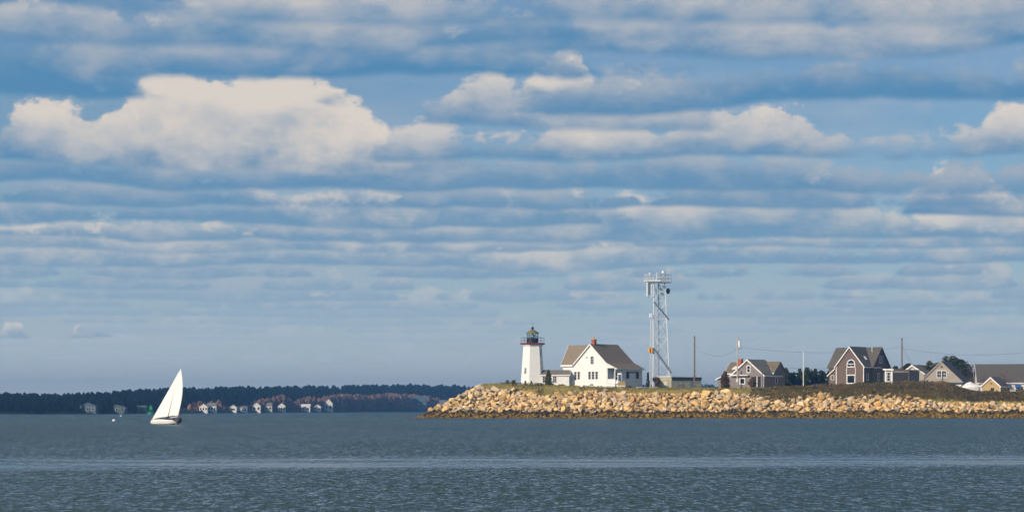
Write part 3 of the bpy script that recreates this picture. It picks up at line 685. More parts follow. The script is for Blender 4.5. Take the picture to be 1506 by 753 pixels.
def cable(label, a, b, sag, r=.022):
    a, b = Vector(a), Vector(b)
    m_ = MB(); n = 24; P_ = [a.lerp(b, i/n)-Vector((0, 0, 4*sag*(i/n)*(1-i/n))) for i in range(n+1)]
    for p, q in zip(P_, P_[1:]): m_.tube(p, q, r, n=5, cap=False)
    return tag(m_.build('power_cable', WIRE), label, 'cable')
L1, L2, L4 = Vector(p1.location), Vector(p2.location), Vector(p4.location)
cable('thin cable sagging from the brown pole to the transformer pole', L1+Vector((.3, 0, h1-2.6)), L2+Vector((-.15, 0, h2-3.0)), 1.9)
cable('long cable from the transformer pole to the pole by the brown house', L2+Vector((.85, 0, h2-2.7)), L4+Vector((-.3, 0, h4-2.2)), 1.2)
cable('lower cable from the transformer pole to the brown house roof', L2+Vector((.2, 0, h2-6.0)), Vector((X(1245, 548), 548, Z(540, 548))), .9)
cable('cable dropping from the brown pole down to the small white gable', L4+Vector((.3, 0, h4-2.2)), Vector((X(1346, 546), 546, Z(541, 546))), .5)
cable('high cable running right from the brown pole past the big roof', L4+Vector((.3, 0, h4-2.5)), Vector((X(1540, 552), 552, Z(514, 552))), 1.4)
# ---------------------------------------------------------------- grey cottage
YC = 540; ct = thing('grey_cottage', 'small silver shingled cottage with brick chimney behind the transformer pole', 'house', place(1099.7, YC, .8), YAW)
gable_block(ct, fn_y(0, 0), 4.5, 4.5, 7.6, 2.9, 2.9, 6.5, GREYSH, GREYROOF, WHITE, rakes=(1, 0), wallname='gable_wall')
gable_block(ct, fn_x(-9.2, 7.4), 2.6, 2.6, 13.5, 3.6, 3.6, 6.0, GREYSH, material('brown shingle roof', (.21, .16, .11), .85, .25, 3.0, .3, 14), WHITE, rakes=(1, 0), wallname='rear_wall')
MB().prism([(-11.4, -1), (-9.2, -1), (-9.2, 2.9), (-11.4, 2.0)], 4.6, 9.4, fn_y(0, 0)).build('lean_to_wall', GREYSH, ct)
MB().prism([(-11.8, 1.9), (-9.1, 3.02), (-9.1, 3.18), (-11.8, 2.06)], 4.2, 9.7, fn_y(0, 0)).build('lean_to_roof', GREYROOF, ct)
MB().prism([(-11.85, 1.8), (-9.1, 2.95), (-9.1, 3.2), (-11.85, 2.05)], 4.1, 4.19, fn_y(0, 0)).build('fascia', WHITE, ct)
c_ = MB().box(-6.6, -5.7, 6.2, 7.0, 4.6, 6.9).build('chimney', BRICK, ct); MB().box(-6.7, -5.6, 6.1, 7.1, 6.903, 7.02).build('chimney_cap', CONCRETE, c_)
MB().prism([(4.3, 4.4), (5.6, 5.05), (5.6, 5.2), (4.3, 4.55)], -7.2, -5.2, fn_x(0, 0)).build('dormer_roof', WHITE, ct)
MB().prism([(-4.4, 2.75), (.6, 2.75), (.6, 2.9), (-4.4, 3.05)], -1.0, -.01, fn_y(0, 0)).build('porch_hood', WHITE, ct)
window(ct, 'front', 0, .25, 3.6, .75, 1.45, 1, 2, .17); window(ct, 'front', 0, -1.5, .9, 1.15, 1.15, 1, 1, .2)
box_part(ct, 'porch_shade_panel', BLACK, 1.0, 3.6, -.06, -.004, .0, 2.5); box_part(ct, 'porch_post', WHITE, 2.6, 2.8, -.2, -.07, 0, 2.6)  # flat black panel on the wall paints in the porch's shade
box_part(ct, 'corner_board', WHITE, 4.42, 4.53, -.06, -.004, 0, 2.9); box_part(ct, 'corner_board', WHITE, -9.28, -9.17, 4.72, 4.78, 0, 3.4)
window(ct, 'right', 4.5, 5.6, 1.0, .8, 1.2, 1, 2)
# ---------------------------------------------------------------- brown shingled house with arched window
YB = 541; bh = thing('shingled_house', 'tall brown shingled house with an arched white window in its front gable', 'house', place(1250, YB, 1.65), YAW)
gable_block(bh, fn_y(0, 0), 3.75, 3.75, 7.6, 4.4, 4.4, 8.85, SHINGLE, DARKROOF, WHITE, rakes=(1, 0), wallname='gable_wall')
gable_block(bh, fn_x(-7.8, 7.6), 4.05, 4.05, 11.9, 4.4, 4.4, 8.8, SHINGLE, DARKROOF, SHINGLE, rakes=(0, 1), wallname='main_wall')
MB().prism([(-5.9, -3), (-3.76, -3), (-3.76, 3.9), (-5.9, 2.2)], .4, 3.5, fn_y(0, 0)).build('lean_to_wall', SHINGLE, bh)
MB().prism([(-6.25, 2.0), (-3.77, 4.0), (-3.77, 4.16), (-6.25, 2.16)], .1, 3.5, fn_y(0, 0)).build('lean_to_roof', DARKROOF, bh)
MB().prism([(-6.3, 1.85), (-3.77, 3.9), (-3.77, 4.18), (-6.3, 2.15)], .0, .09, fn_y(0, 0)).build('rake_board', WHITE, bh)
window(bh, 'front', .4, -4.95, 1.2, .7, .9, 1, 2); box_part(bh, 'corner_board', WHITE, -3.9, -3.76, .3, .396, -.4, 3.6)
window(bh, 'front', 0, .3, 4.25, 1.9, .55, 2, 1, .2, arch=True)
box_part(bh, 'window_mullion', WHITE, -.75, 1.35, -.09, -.072, 4.78, 4.92)
window(bh, 'front', 0, .3, .35, 1.95, 1.75, 1, 1, .22)
for x_ in (-.9, 1.5): box_part(bh, 'trim_board', WHITE, x_-.07, x_+.07, -.06, -.004, 2.35, 4.0)
for x_ in (-3.7, 3.7): box_part(bh, 'corner_board', WHITE, x_-.1, x_+.1, -.07, -.004, -.8, 4.35)
window(bh, 'right', 3.75, 1.8, 1.0, .8, 1.5); window(bh, 'right', 4.1, 6.5, 1.0, .9, 1.6); window(bh, 'right', 4.1, 7.6, 5.2, 1.1, 1.6, 2, 2)
window(bh, 'right', 4.1, 9.4, 1.0, .9, 1.6)
MB().prism([(1.9, 6.62), (2.6, 5.8), (2.75, 5.98), (2.05, 6.8)], 3.0, 3.8, fn_y(0, 0)).build('skylight', STEEL, bh)
MB().tube((2.3, 6.6, 7.4), (2.3, 6.6, 9.0), .09).build('vent_pipe', WHITE, bh); MB().tube((.2, 3.4, 8.6), (.2, 3.4, 9.3), .06).build('vent_pipe', GALV, bh)
# ---------------------------------------------------------------- low white-trimmed annex
an = thing('low_annex', 'low shed-roofed annex with bright white trim right of the brown house', 'shed', place(1309, 533), YAW)
MB().prism([(-1.3, -1), (5.0, -1), (5.0, 4.85), (-1.3, 5.2)], 0, 5, fn_y(0, 0)).build('wall', GREYSH, an)
MB().prism([(-1.6, 5.25), (5.3, 4.88), (5.3, 5.06), (-1.6, 5.43)], -.4, 5.3, fn_y(0, 0)).build('roof', DARKROOF, an)
MB().prism([(-1.65, 5.1), (1.2, 4.95), (1.2, 5.26), (-1.65, 5.44)], -.47, -.403, fn_y(0, 0)).build('fascia', WHITE, an)
for x_ in (-1.2, .5): box_part(an, 'corner_board', WHITE, x_-.16, x_+.16, -.07, -.004, -.6, 5.05)
window(an, 'front', 0, -.35, 2.5, .75, 2.0, 1, 3, .14); box_part(an, 'porch_shade_panel', BLACK, .75, 4.9, -.06, -.004, -.5, 4.5)  # black sheet on the front stands for the annex's shaded recess
# ---------------------------------------------------------------- small pale gable and big pale gable
sg = thing('small_gabled_house', 'small pale house with white rakes half hidden behind the big grey gable', 'house', place(1342, 548), R(-30))
gable_block(sg, fn_y(0, 0), 2.9, 2.9, 5, 4.6, 4.6, 6.5, PALESH, GREYROOF, WHITE, rakes=(1, 0)); window(sg, 'front', 0, .5, 3.1, .95, 1.35, 1, 2, .16)
box_part(sg, 'gable_vent', WHITE, -.3, .35, -.06, -.004, 5.1, 5.7)
gg = thing('grey_gable_house', 'wide pale grey gable with twin white window rising above the thicket', 'house', place(1384, 545), R(-26))
gable_block(gg, fn_y(0, 0), 5.1, 5.1, 7, 3.0, 3.0, 7.7, PALESH, DARKROOF, PALESH, rakes=(1, 0), ov=.3)
window(gg, 'front', 0, -.45, 4.0, .95, 1.55, 2, 2, .13); window(gg, 'front', 0, .75, 4.0, .95, 1.55, 2, 2, .13)
box_part(gg, 'gable_vent', BLACK, -.1, .4, -.06, -.004, 6.3, 6.7); box_part(gg, 'wall_lamp', WHITE, 1.75, 1.95, -.16, -.004, 5.0, 5.3)
box_part(gg, 'white_wall_panel', WHITE, 3.2, 5.0, -.08, -.004, -.8, 2.2)
MB().box(2.0, 5.5, -.5, -.09, 2.4, 2.75).build('awning_shade', DKTRIM, gg)  # dark teal bar paints in the shadow band under the right eave
# ---------------------------------------------------------------- wrapped boat, tan shed, long house
wbt = thing('wrapped_boat', 'boat under taut white shrink wrap stored beside the tan shed', 'boat', place(1428.5, 541), R(-14))
def hull_ring(x, w, zk, zd, zt): return [(x, 0, zk), (x, -w*.7, zk+.45), (x, -w, zd), (x, -w*.55, (zd+zt)/2+.15), (x, 0, zt), (x, w*.55, (zd+zt)/2+.15), (x, w, zd), (x, w*.7, zk+.45)]
rings = [hull_ring(-2.1, .95, .7, 1.6, 2.2), hull_ring(-1.2, 1.15, .5, 1.75, 2.9), hull_ring(-.3, 1.2, .45, 1.85, 3.25), hull_ring(.8, 1.0, .5, 1.9, 2.75), hull_ring(1.7, .6, .8, 2.0, 2.4), hull_ring(2.3, .08, 1.5, 2.05, 2.15)]
mb = MB(); mb.v = [p for r_ in rings for p in r_]; mb.f = [(k*8+i, k*8+(i+1) % 8, k*8+8+(i+1) % 8, k*8+8+i) for k in range(5) for i in range(8)]+[tuple(range(8)), tuple(range(40, 48))]
mb.build('wrapped_hull', material('white shrink wrap', (.82, .82, .84), .35, .05, 2, .4, 3), wbt)
for x_ in (-1.3, 1.2):
    for s_ in (-1, 1): MB().tube((x_, s_*.9, -1.0), (x_, s_*.6, .85), .06).build('stand', GALV, wbt)
sh = thing('tan_shed', 'little tan shingled shed with white rakes and dark roof near the right edge', 'shed', place(1457.5, 534), R(-40))
gable_block(sh, fn_y(0, 0), 2.4, 2.4, 3.9, 2.2, 2.2, 4.15, TANSH, DARKROOF, WHITE, rakes=(1, 0), ov=.3)
dd = box_part(sh, 'door', BLACK, -.1, .8, -.05, -.004, -.6, 1.75); box_part(dd, 'handle', GALV, -.02, .05, -.09, -.053, .7, .8)
box_part(sh, 'gable_ornament', REDP, -.15, .25, -.06, -.004, 2.55, 2.95)
box_part(sh, 'corner_board', WHITE, 2.3, 2.45, -.06, -.004, -.8, 2.1)
lhs = thing('long_house', 'long white house under a broad grey roof at the right edge', 'house', place(1440, 552), R(-6))
gable_block(lhs, fn_x(-.2, 5), 5.0, 5.0, 24, 3.4, 3.4, 7.7, WHITE, DARKROOF, WHITE, rakes=(1, 0))
BLUE = material('blue canvas', (.05, .13, .42), .7, .1)
for x_ in (6.9, 9.3, 11.9, 14.6): window(lhs, 'front', 0, x_, 1.0, .9, 1.4, 1, 2)
for x_ in (6.9, 9.3): MB().prism([(-1.0, 2.1), (-.01, 2.75), (-.01, 2.82), (-1.0, 2.18)], x_-.7, x_+.7, fn_x(0, 0)).build('awning_shade', BLUE, lhs)
# ================================================================ vegetation
def leaf_cloud(pts, size, jit=.5):
    vs, fs = [], []
    for p in pts:
        s_ = size*rnd.uniform(.6, 1.4); a = Vector((rnd.gauss(0, 1), rnd.gauss(0, 1), rnd.gauss(0, 1))).normalized(); b = a.orthogonal().normalized(); c = a.cross(b)
        o_ = len(vs); r_ = rnd.uniform(0, 6.28); d1 = b*math.cos(r_)+c*math.sin(r_); d2 = a.cross(d1)*rnd.uniform(.5, .9)
        vs += [tuple(p+d1*s_), tuple(p+d2*s_), tuple(p-d1*s_*.8), tuple(p-d2*s_*.9)]; fs.append((o_, o_+1, o_+2, o_+3))
    return vs, fs
def tree(name, label, cat, px, Y, top, wpx, mat, kind, leaf=.2, n=1100, group=None, base=None):
    t = thing(name, label, cat, place(px, Y), 0, group); h = Z(top, Y)-t.location.z; w = wpx*PXA*Y/2
    clumps = []
    if kind == 'cone':
        for i in range(34):
            f_ = i/33; z = h*(.06+.92*f_); rr = w*(1-f_)**.75*rnd.uniform(.55, 1.1); a = rnd.uniform(0, 6.28)
            clumps.append((Vector((rr*.62*math.cos(a), rr*.62*math.sin(a), z)), max(.22, w*.55*(1-f_*.6))))
    elif kind == 'round':
        for i in range(26):
            v = Vector((rnd.gauss(0, 1), rnd.gauss(0, 1), rnd.gauss(0, 1))).normalized()*rnd.uniform(.35, .85)
            clumps.append((Vector((v.x*w, v.y*w, h*(.52+.44*v.z))), w*rnd.uniform(.3, .5)))
    else:                                                       # scrub
        for i in range(22):
            a = rnd.uniform(0, 6.28); r_ = rnd.random()**.5*w; z = h*rnd.uniform(.12, .9)*(1-(r_/w)**2*.5)
            clumps.append((Vector((r_*math.cos(a), r_*math.sin(a), z)), max(.18, w*rnd.uniform(.18, .32))))
    pts = []
    for i in range(n):
        c, r_ = clumps[i % len(clumps)]; v = Vector((rnd.gauss(0, 1), rnd.gauss(0, 1), rnd.gauss(0, 1))).normalized()*r_*rnd.random()**.4
        pts.append(c+Vector((v.x, v.y, v.z*.8)))
    vs, fs = leaf_cloud(pts, leaf); raw_mesh('crown', vs, fs, mat, t)
    tk = MB().tube((0, 0, -.4), (0, 0, h*.75), max(.05, w*.09), .03, 7)
    for c, r_ in clumps[::4]: tk.tube((0, 0, max(.1, c.z*.55)), c, max(.025, w*.03), .012, 5)
    tk.build('trunk', BARK, t); return t
tree('cedar_bush', 'dense upright evergreen bush against the low white passage', 'bush', 806.5, 516, 544.5, 15, OLIVE, 'cone', .16, 2200)
tree('small_shrub', 'reddish low shrub at the top left edge of the boulder bank', 'shrub', 746, 517, 558.5, 9, RUST, 'scrub', .12, 300)
tree('small_shrub', 'small olive shrub just left of the lighthouse on the skyline', 'shrub', 755.5, 517, 556.5, 8, OLIVE, 'scrub', .12, 320)
tree('small_shrub', 'dark pointed sapling at the foot of the lighthouse', 'shrub', 772.5, 517, 560, 4.5, RUST, 'cone', .1, 260)
tree('small_shrub', 'olive pointed sapling before the lighthouse middle', 'shrub', 781.5, 517, 560.5, 4.5, OLIVE, 'cone', .1, 260)
tree('small_shrub', 'low rusty brush at the base of the low white passage', 'shrub', 826, 517, 564, 12, RUST, 'scrub', .1, 260)
tree('small_shrub', 'rusty brush growing at the left foot of the cedar bush', 'shrub', 797, 516, 564, 8, RUST, 'scrub', .1, 200)
tree('yard_tree', 'slim dark cedar left of the beige equipment building', 'tree', 953, 527, 548, 7.5, PINE, 'cone', .15, 700)
tree('yard_bush', 'round russet bush against the beige equipment building', 'bush', 965.5, 526, 551, 14, RUST, 'round', .16, 800)
tree('yard_bush', 'low brown bush right beside the planter box', 'bush', 925, 517, 565.5, 12, RUST, 'scrub', .12, 300)
tree('cottage_bush', 'rust brown pointed cedar in front of the grey cottage\'s left wing', 'bush', 1066, 528, 547, 20, RUST, 'cone', .2, 1900)
tree('cottage_bush', 'rust coloured bush under the grey cottage\'s front gable', 'bush', 1106, 528, 556, 13, RUST, 'round', .16, 700)
PL = (('pine behind the flagpole row, leftmost beside the grey cottage', 1156, 542, 20), ('dark pine second from the grey cottage', 1166, 540, 19), ('dark pine just left of the flagpole', 1176, 543, 18), ('tallest dark pine just right of the flagpole', 1188, 538, 21),
      ('low dark pine between the flagpole and the brown house', 1199, 543, 18), ('dark pine second from the brown shingled house', 1210, 541, 20), ('small dark pine touching the brown house\'s left side', 1220, 545, 16))
for i, (lb, px_, tp_, wd_) in enumerate(PL): tree('dark_pine', lb, 'tree', px_, 556+i % 3*3, tp_, wd_, PINE, 'round' if i % 2 else 'cone', .26, 2200, 'pines between the cottage and the brown house')
BL = (('small dark tree just right of the brown house', 1318, 533, 16, PINE), ('dark tree behind the low annex roof', 1334, 530, 22, PINE), ('olive tree behind the small pale house', 1350, 527, 24, OLIVE), ('olive tree at the left shoulder of the grey gable', 1364, 524, 24, OLIVE),
      ('broad olive tree behind the grey gable\'s peak', 1380, 519, 34, OLIVE), ('tallest dark tree rising behind the grey gable', 1403, 514, 38, PINE), ('dark tree at the right slope of the grey gable', 1418, 521, 34, PINE))
for i, (lb, px_, tp_, wd_, mt_) in enumerate(BL): tree('shade_tree', lb, 'tree', px_, 566+i % 3*3, tp_, wd_, mt_, 'round', .3, 3000, 'trees behind the grey gable')
tree('bare_tree', 'leafless purple grey tree right of the dark trees', 'tree', 1428, 560, 525, 20, BARE, 'round', .10, 900)
tree('bare_bush', 'leafless brush in front of the long grey roof', 'bush', 1478, 546, 541, 34, BARE, 'round', .09, 900)
tree('bare_bush', 'low bare bush between wrapped boat and tan shed', 'bush', 1447, 544, 546, 14, BARE, 'round', .09, 500)
for lb, px_, tp_, wd_, mt_ in (('green brown shrub in front of the brown house\'s left corner', 1228, 563, 16, OLIVE), ('russet shrub between the brown house and the annex', 1296, 560, 18, RUST), ('green shrub below the pole by the brown house', 1322, 559, 18, OLIVE),
        ('russet shrub below the wide grey gable', 1362, 560, 20, RUST), ('green shrub left of the wrapped boat', 1408, 567, 16, OLIVE), ('olive shrub at the right foot of the grey cottage', 1143, 566, 14, OLIVE)):
    tree('bank_shrub', lb, 'shrub', px_, 525, tp_, wd_, mt_, 'scrub', .17, 900)
tree('green_bush', 'green bush at the far right edge before the long house', 'bush', 1503, 532, 567, 12, OLIVE, 'scrub', .16, 500)
# the scrub thicket along the top of the bank
THT = [(1105,573),(1130,571.5),(1160,569.5),(1200,567),(1240,567),(1275,563.5),(1300,564),(1330,562),(1365,561),(1400,565),(1420,573),(1440,577),(1470,577),(1506,577),(1600,577)]
THB = [(1105,576),(1140,580),(1180,582),(1235,584),(1250,588),(1290,582),(1330,584),(1370,589),(1420,593),(1506,595),(1600,596)]
pts, pts2 = [], []
while len(pts) < 42000:
    p = rnd.uniform(1105, 1600); Y = 505.5+18.5*rnd.random()**1.6; x = X(p, Y); g0, d, zr, zg = ground_d(x, Y)
    if g0 < zr-.9: continue
    front = (d-(2.6+(zr-1.2)*1.4))
    top = Z(interp(THT, p)+4*mnoise.noise(Vector((x*.35, Y*.35, 5)))-1, Y); z1 = g0+max(.25, (top-g0)*min(1, (.55 if p > 1290 else .30)+front*.12+.3*mnoise.noise(Vector((x*.5, Y*.5, 1)))))
    z = g0+(z1-g0)*rnd.random()**.6
    pts.append(Vector((x, Y, z)))
vs, fs = leaf_cloud(pts, .16); tag(raw_mesh('scrub_thicket', vs, fs, THICK), 'dense brown green scrub thicket along the top of the bank before the houses', 'thicket', kind='stuff')
pts = []
while len(pts) < 3500:
    p = rnd.choice((rnd.uniform(1406, 1470), rnd.uniform(925, 1120), rnd.uniform(735, 800), rnd.uniform(840, 925))); Y = rnd.uniform(507, 518); x = X(p, Y); g0, d, zr, zg = ground_d(x, Y)
    if g0 < zr-.2 or mnoise.noise(Vector((x*.4, Y*.4, 2))) < .05: continue
    pts.append(Vector((x, Y, g0+rnd.random()*.6)))
vs, fs = leaf_cloud(pts, .12); tag(raw_mesh('low_scrub', vs, fs, RUST), 'patches of low rust brown scrub in the grass above the boulders', 'scrub', kind='stuff')
# ---------------------------------------------------------------- far woods
def crown_blob(vs, fs, x, y, z0, h, w, conifer):
    n = 7; o_ = len(vs)
    prof = [(.35, 0), (1, .18), (.72, .45), (.42, .72), (.06, 1)] if conifer else [(.3, 0), (.85, .2), (1, .5), (.72, .8), (.2, 1)]
    for r_, t_ in prof:
        for i in range(n):
            a = 6.283*i/n+rnd.uniform(-.3, .3); rr = w*r_*rnd.uniform(.65, 1.25); vs.append((x+rr*math.cos(a), y+rr*math.sin(a), z0+h*(t_+rnd.uniform(-.05, .05))))
    for j in range(len(prof)-1):
        for i in range(n):
            a, b = o_+j*n+i, o_+j*n+(i+1) % n; fs.append((a, b, b+n)); fs.append((a, b+n, a+n))
    fs.append(tuple(range(o_+(len(prof)-1)*n, o_+len(prof)*n)))
fv, ff = [], []
for i in range(5200):
    p = rnd.uniform(-280, 1500); ys_ = far_shore_y(p); k_ = i % 6; Y = ys_+(14, 40, 70, 105, 150, 200)[k_]+rnd.uniform(-8, 8)
    top = Z(interp(FTOP, p)+rnd.gauss(0, .55)+.8, Y); fr_ = (.62, .72, .83, .92, 1, 1)[k_]
    gz_ = interp([(0, 0), (12, 1.2), (60, top*.18), (140, top*.4), (260, top*.5)], Y-ys_); hh = top*fr_*rnd.uniform(.88, 1.0)-gz_
    if 255 < p < 650 and k_ < 2: continue
    crown_blob(fv, ff, X(p, Y), Y, gz_-.5, hh+.5, hh*rnd.uniform(.22, .38), rnd.random() < .35)
tag(raw_mesh('shore_wood', fv, ff, FARWOOD), 'dark blue wooded shore across the bay behind the sailboat', 'wood', kind='stuff')
RTOP = [(270,592),(320,587),(330,596),(370,590),(400,583),(415,580),(430,588),(450,583),(480,582),(500,580),(520,579),(545,581),(570,578),(600,579),(640,583),(655,590),(690,592)]
fv, ff = [], []
for i in range(520):
    p = rnd.choice((rnd.uniform(275, 690), rnd.uniform(380, 640))); ys_ = far_shore_y(p); Y = ys_+rnd.uniform(26, 64); top = Z(interp(RTOP, p)+rnd.uniform(-.6, 5), Y)
    crown_blob(fv, ff, X(p, Y), Y, .4, max(2, top-.4), max(1.6, top*.3)*rnd.uniform(.7, 1.2), False)
tag(raw_mesh('bare_shore_wood', fv, ff, FARRED), 'reddish leafless wood along the far shore behind the white houses', 'wood', kind='stuff')
# ---------------------------------------------------------------- far houses
FW = material('far white house', (.84, .81, .74), .7, .05); FG = material('far grey roof', (.22, .21, .2), .8, .1); FP = material('far pink roof', (.42, .24, .2), .8, .1); FC = material('far cream house', (.62, .62, .45), .7, .05); FSHADE = material('far house in painted shade', (.09, .14, .17), .7, .1); FGR = material('far green shrub tone', (.10, .2, .15), .7, .1)  # blue grey walls: shade and haze of those houses put into the colour
def far_house(px0, px1, ptop, pbase, wall, roof, label, yaw=0.0, hipped=False, back=6, nwin=2):
    pc = (px0+px1)/2; Y = far_shore_y(pc)+back; u_ = PXA*Y; w = (px1-px0)*u_; zb = .9; h = Z(ptop, Y)-zb; e_ = h*.62
    t = thing('shore_house', label, 'house', (X(pc, Y), Y, zb), yaw); dpt = w*.8
    if hipped:
        MB().prism([(0, -1), (dpt, -1), (dpt, e_), (0, e_)], -w/2, w/2, fn_x(0, 0)).build('wall', wall, t)
        MB().prism([(-.2, e_+.01), (dpt+.2, e_+.01), (dpt/2, h)], -w/2-.2, w/2+.2, fn_x(0, 0)).build('roof', roof, t)
    else:
        MB().prism([(-w/2, -1), (w/2, -1), (w/2, e_), (0, h-.15), (-w/2, e_)], 0, dpt, fn_y(0, 0)).build('wall', wall, t)
        for sd in (-1, 1): MB().prism([(0, h-.12), (sd*(w/2+.25), e_-.2), (sd*(w/2+.25), e_+.05), (0, h+.12)], -.25, dpt+.25, fn_y(0, 0)).build('roof', roof, t)
    for i in range(nwin):
        x_ = -w/2+w*(i+.5)/nwin; ww = w/nwin*.22; f_ = MB().box(x_-ww-.1, x_+ww+.1, -.08, -.004, e_*.30, e_*.78).build('window', FW, t); MB().box(x_-ww, x_+ww, -.12, -.083, e_*.34, e_*.74).build('pane', GLASS, f_)
    return t
far_house(293, 305, 593, 606, FW, FP, 'pinkish roofed white house, leftmost of the sunlit far houses', nwin=3)
far_house(305, 318, 592, 606, FW, FG, 'bright white house beside the pinkish roofed one on the far shore', hipped=True, nwin=3)
far_house(337, 348, 595.5, 604, FW, FW, 'small round-looking white cottage left of the long low far house', nwin=1)
far_house(349, 363, 597, 604, FW, FG, 'long low white house on the far shore', hipped=True, nwin=3)
far_house(371, 383, 592, 605, FW, FW, 'tall white gabled house in the middle of the far row', nwin=2)
far_house(389, 400, 592, 605, FC, FG, 'pale yellow square house on the far shore', hipped=True, nwin=2)
far_house(408.5, 419.5, 592, 604, FW, FG, 'white far house with dark porch stripe and grey gable', nwin=3)
far_house(443, 456, 594, 603.5, FW, FW, 'white house second from right in the sunlit far row', hipped=True, nwin=2)
far_house(461, 472, 594, 603, FW, FP, 'low cream cottage left of the tall pink roofed far house', nwin=2)
far_house(477, 489, 586, 603.5, FW, FP, 'tall narrow pink roofed house, rightmost of the sunlit far row', nwin=2)
far_house(607, 627, 582, 597, FSHADE, FSHADE, 'shaded blue grey house near the tip of the rocky point', hipped=True, nwin=3)
far_house(646, 661, 588, 596, FSHADE, FG, 'shaded low far house with pale windows behind the boulder tip', hipped=True, nwin=3)
far_house(116, 141, 592, 607, FSHADE, FSHADE, 'shaded blue grey far house at the left, before the dark wood', nwin=3)
far_house(160, 184, 595.5, 607, FSHADE, FG, 'shaded far house with grey gable left of the green buoy', nwin=3)
far_house(188, 214, 596, 607, FGR, FGR, 'green block standing in for shrubs just left of the green buoy', hipped=True, nwin=3)  # house-shaped block in place of green shrubs
# ================================================================ things on the water
YS = 281; boat = thing('sailboat', 'small white sailboat heeling under white sails on the left', 'sailboat', (X(241, YS), YS, 0), 0)
head = R(180-37)                                                # heading: to the left and away
boat.scale = (1.1, 1.1, 1.1); boat.rotation_euler = (Matrix.Rotation(head, 3, 'Z') @ Matrix.Rotation(R(24), 3, 'X')).to_euler()
SAIL = material('sailcloth', (.80, .78, .73), .7, .05, 1.2, .1, 2); HULLW = material('white gelcoat', (.80, .79, .76), .3, .04); BOTTOM = material('dark green bottom paint', (.02, .035, .03), .5)
secs = [(-2.0, .62, .32, -.05), (-1.2, .78, .36, -.22), (0, .85, .40, -.28), (1.0, .70, .46, -.22), (1.8, .36, .54, -.06), (2.25, .03, .60, .30)]
def hring(x, w, zd, zk):
    zd *= .66
    return [(x, -w, zd), (x, -w*.92, zd*.45), (x, -w*.55, zk*.6+.02), (x, 0, zk), (x, w*.55, zk*.6+.02), (x, w*.92, zd*.45), (x, w, zd)]
hb = MB(); hb.v = [p for s_ in secs for p in hring(*s_)]
hb.f = [(k*7+i, k*7+i+1, k*7+8+i, k*7+7+i) for k in range(5) for i in range(6)]+[tuple(range(7))]
hull = hb.mesh('hull', [HULLW, BOTTOM], True)
for p in hull.polygons: p.material_index = 1 if p.center.z < -.07 else 0
link('hull', hull, boat)
dkm = MB(); dkm.v = [(s_[0], sg_*s_[1]*.97, s_[2]*.66-.015) for s_ in secs for sg_ in (-1, 1)]; dkm.f = [(2*k, 2*k+1, 2*k+3, 2*k+2) for k in range(5)]; dkm.build('deck', HULLW, boat)
MB().box(-1.7, .1, -.5, .5, .20, .33).box(-1.62, .02, -.42, .42, .18, .19).build('cockpit_coaming', HULLW, boat)
MT = Vector((.15, 0, 7.0)); MF = Vector((.45, 0, .38))
MB().tube(MF, MT, .05, .03, 8).build('mast', STEEL, boat)
BE = Vector((-2.35, .45, .78)); MB().tube((.42, 0, .66), BE, .04, .035, 8).build('boom', STEEL, boat)
def sail(name, luff0, luff1, clew, roach, belly, n=14, thick=.012):
    luff0, luff1, clew = map(Vector, (luff0, luff1, clew)); vs = []; side = Vector((0, 1, 0))
    for j in range(n+1):
        t_ = j/n; a = luff0.lerp(luff1, t_); b = clew.lerp(luff1, t_); b = b+(b-a).normalized()*(roach*math.sin(math.pi*t_)) if j < n else b+(luff1-luff0)*0
        for i in range(n+1):
            s_ = i/n; vs.append(tuple(a.lerp(b, s_)+side*(belly*(1-t_*.8)*math.sin(math.pi*s_**.75))))
    fs = [(j*(n+1)+i, j*(n+1)+i+1, (j+1)*(n+1)+i+1, (j+1)*(n+1)+i) for j in range(n) for i in range(n)]
    o = raw_mesh(name, vs, fs, SAIL, boat, True); md = o.modifiers.new('thickness', 'SOLIDIFY'); md.thickness = thick; return o
sail('mainsail', (.38, .02, .72), (.12, .02, 6.95), BE+Vector((.05, 0, .1)), .55, .28)
sail('jib', (2.2, 0, .44), (.21, .03, 6.6), (-.9, .62, .68), .02, .25)
MB().tube((2.25, 0, .4), (.2, 0, 6.6), .012, n=4).build('forestay', STEEL, boat)
ob = MB().box(-2.45, -2.1, -.14, .14, .28, .72).build('outboard_motor', BLACK, boat); MB().box(-2.32, -2.18, -.05, .05, -.4, .277).build('motor_leg', BLACK, ob)
MB().box(-2.06, -2.0, -.03, .03, -.35, .45).build('rudder', BOTTOM, boat); MB().tube((-2.0, 0, .5), (-1.3, .1, .62), .02).build('tiller', WOODPOLE, boat)
fl = MB().box(-2.6, -2.36, .44, .455, .62, .86).build('ensign', REDP, boat)
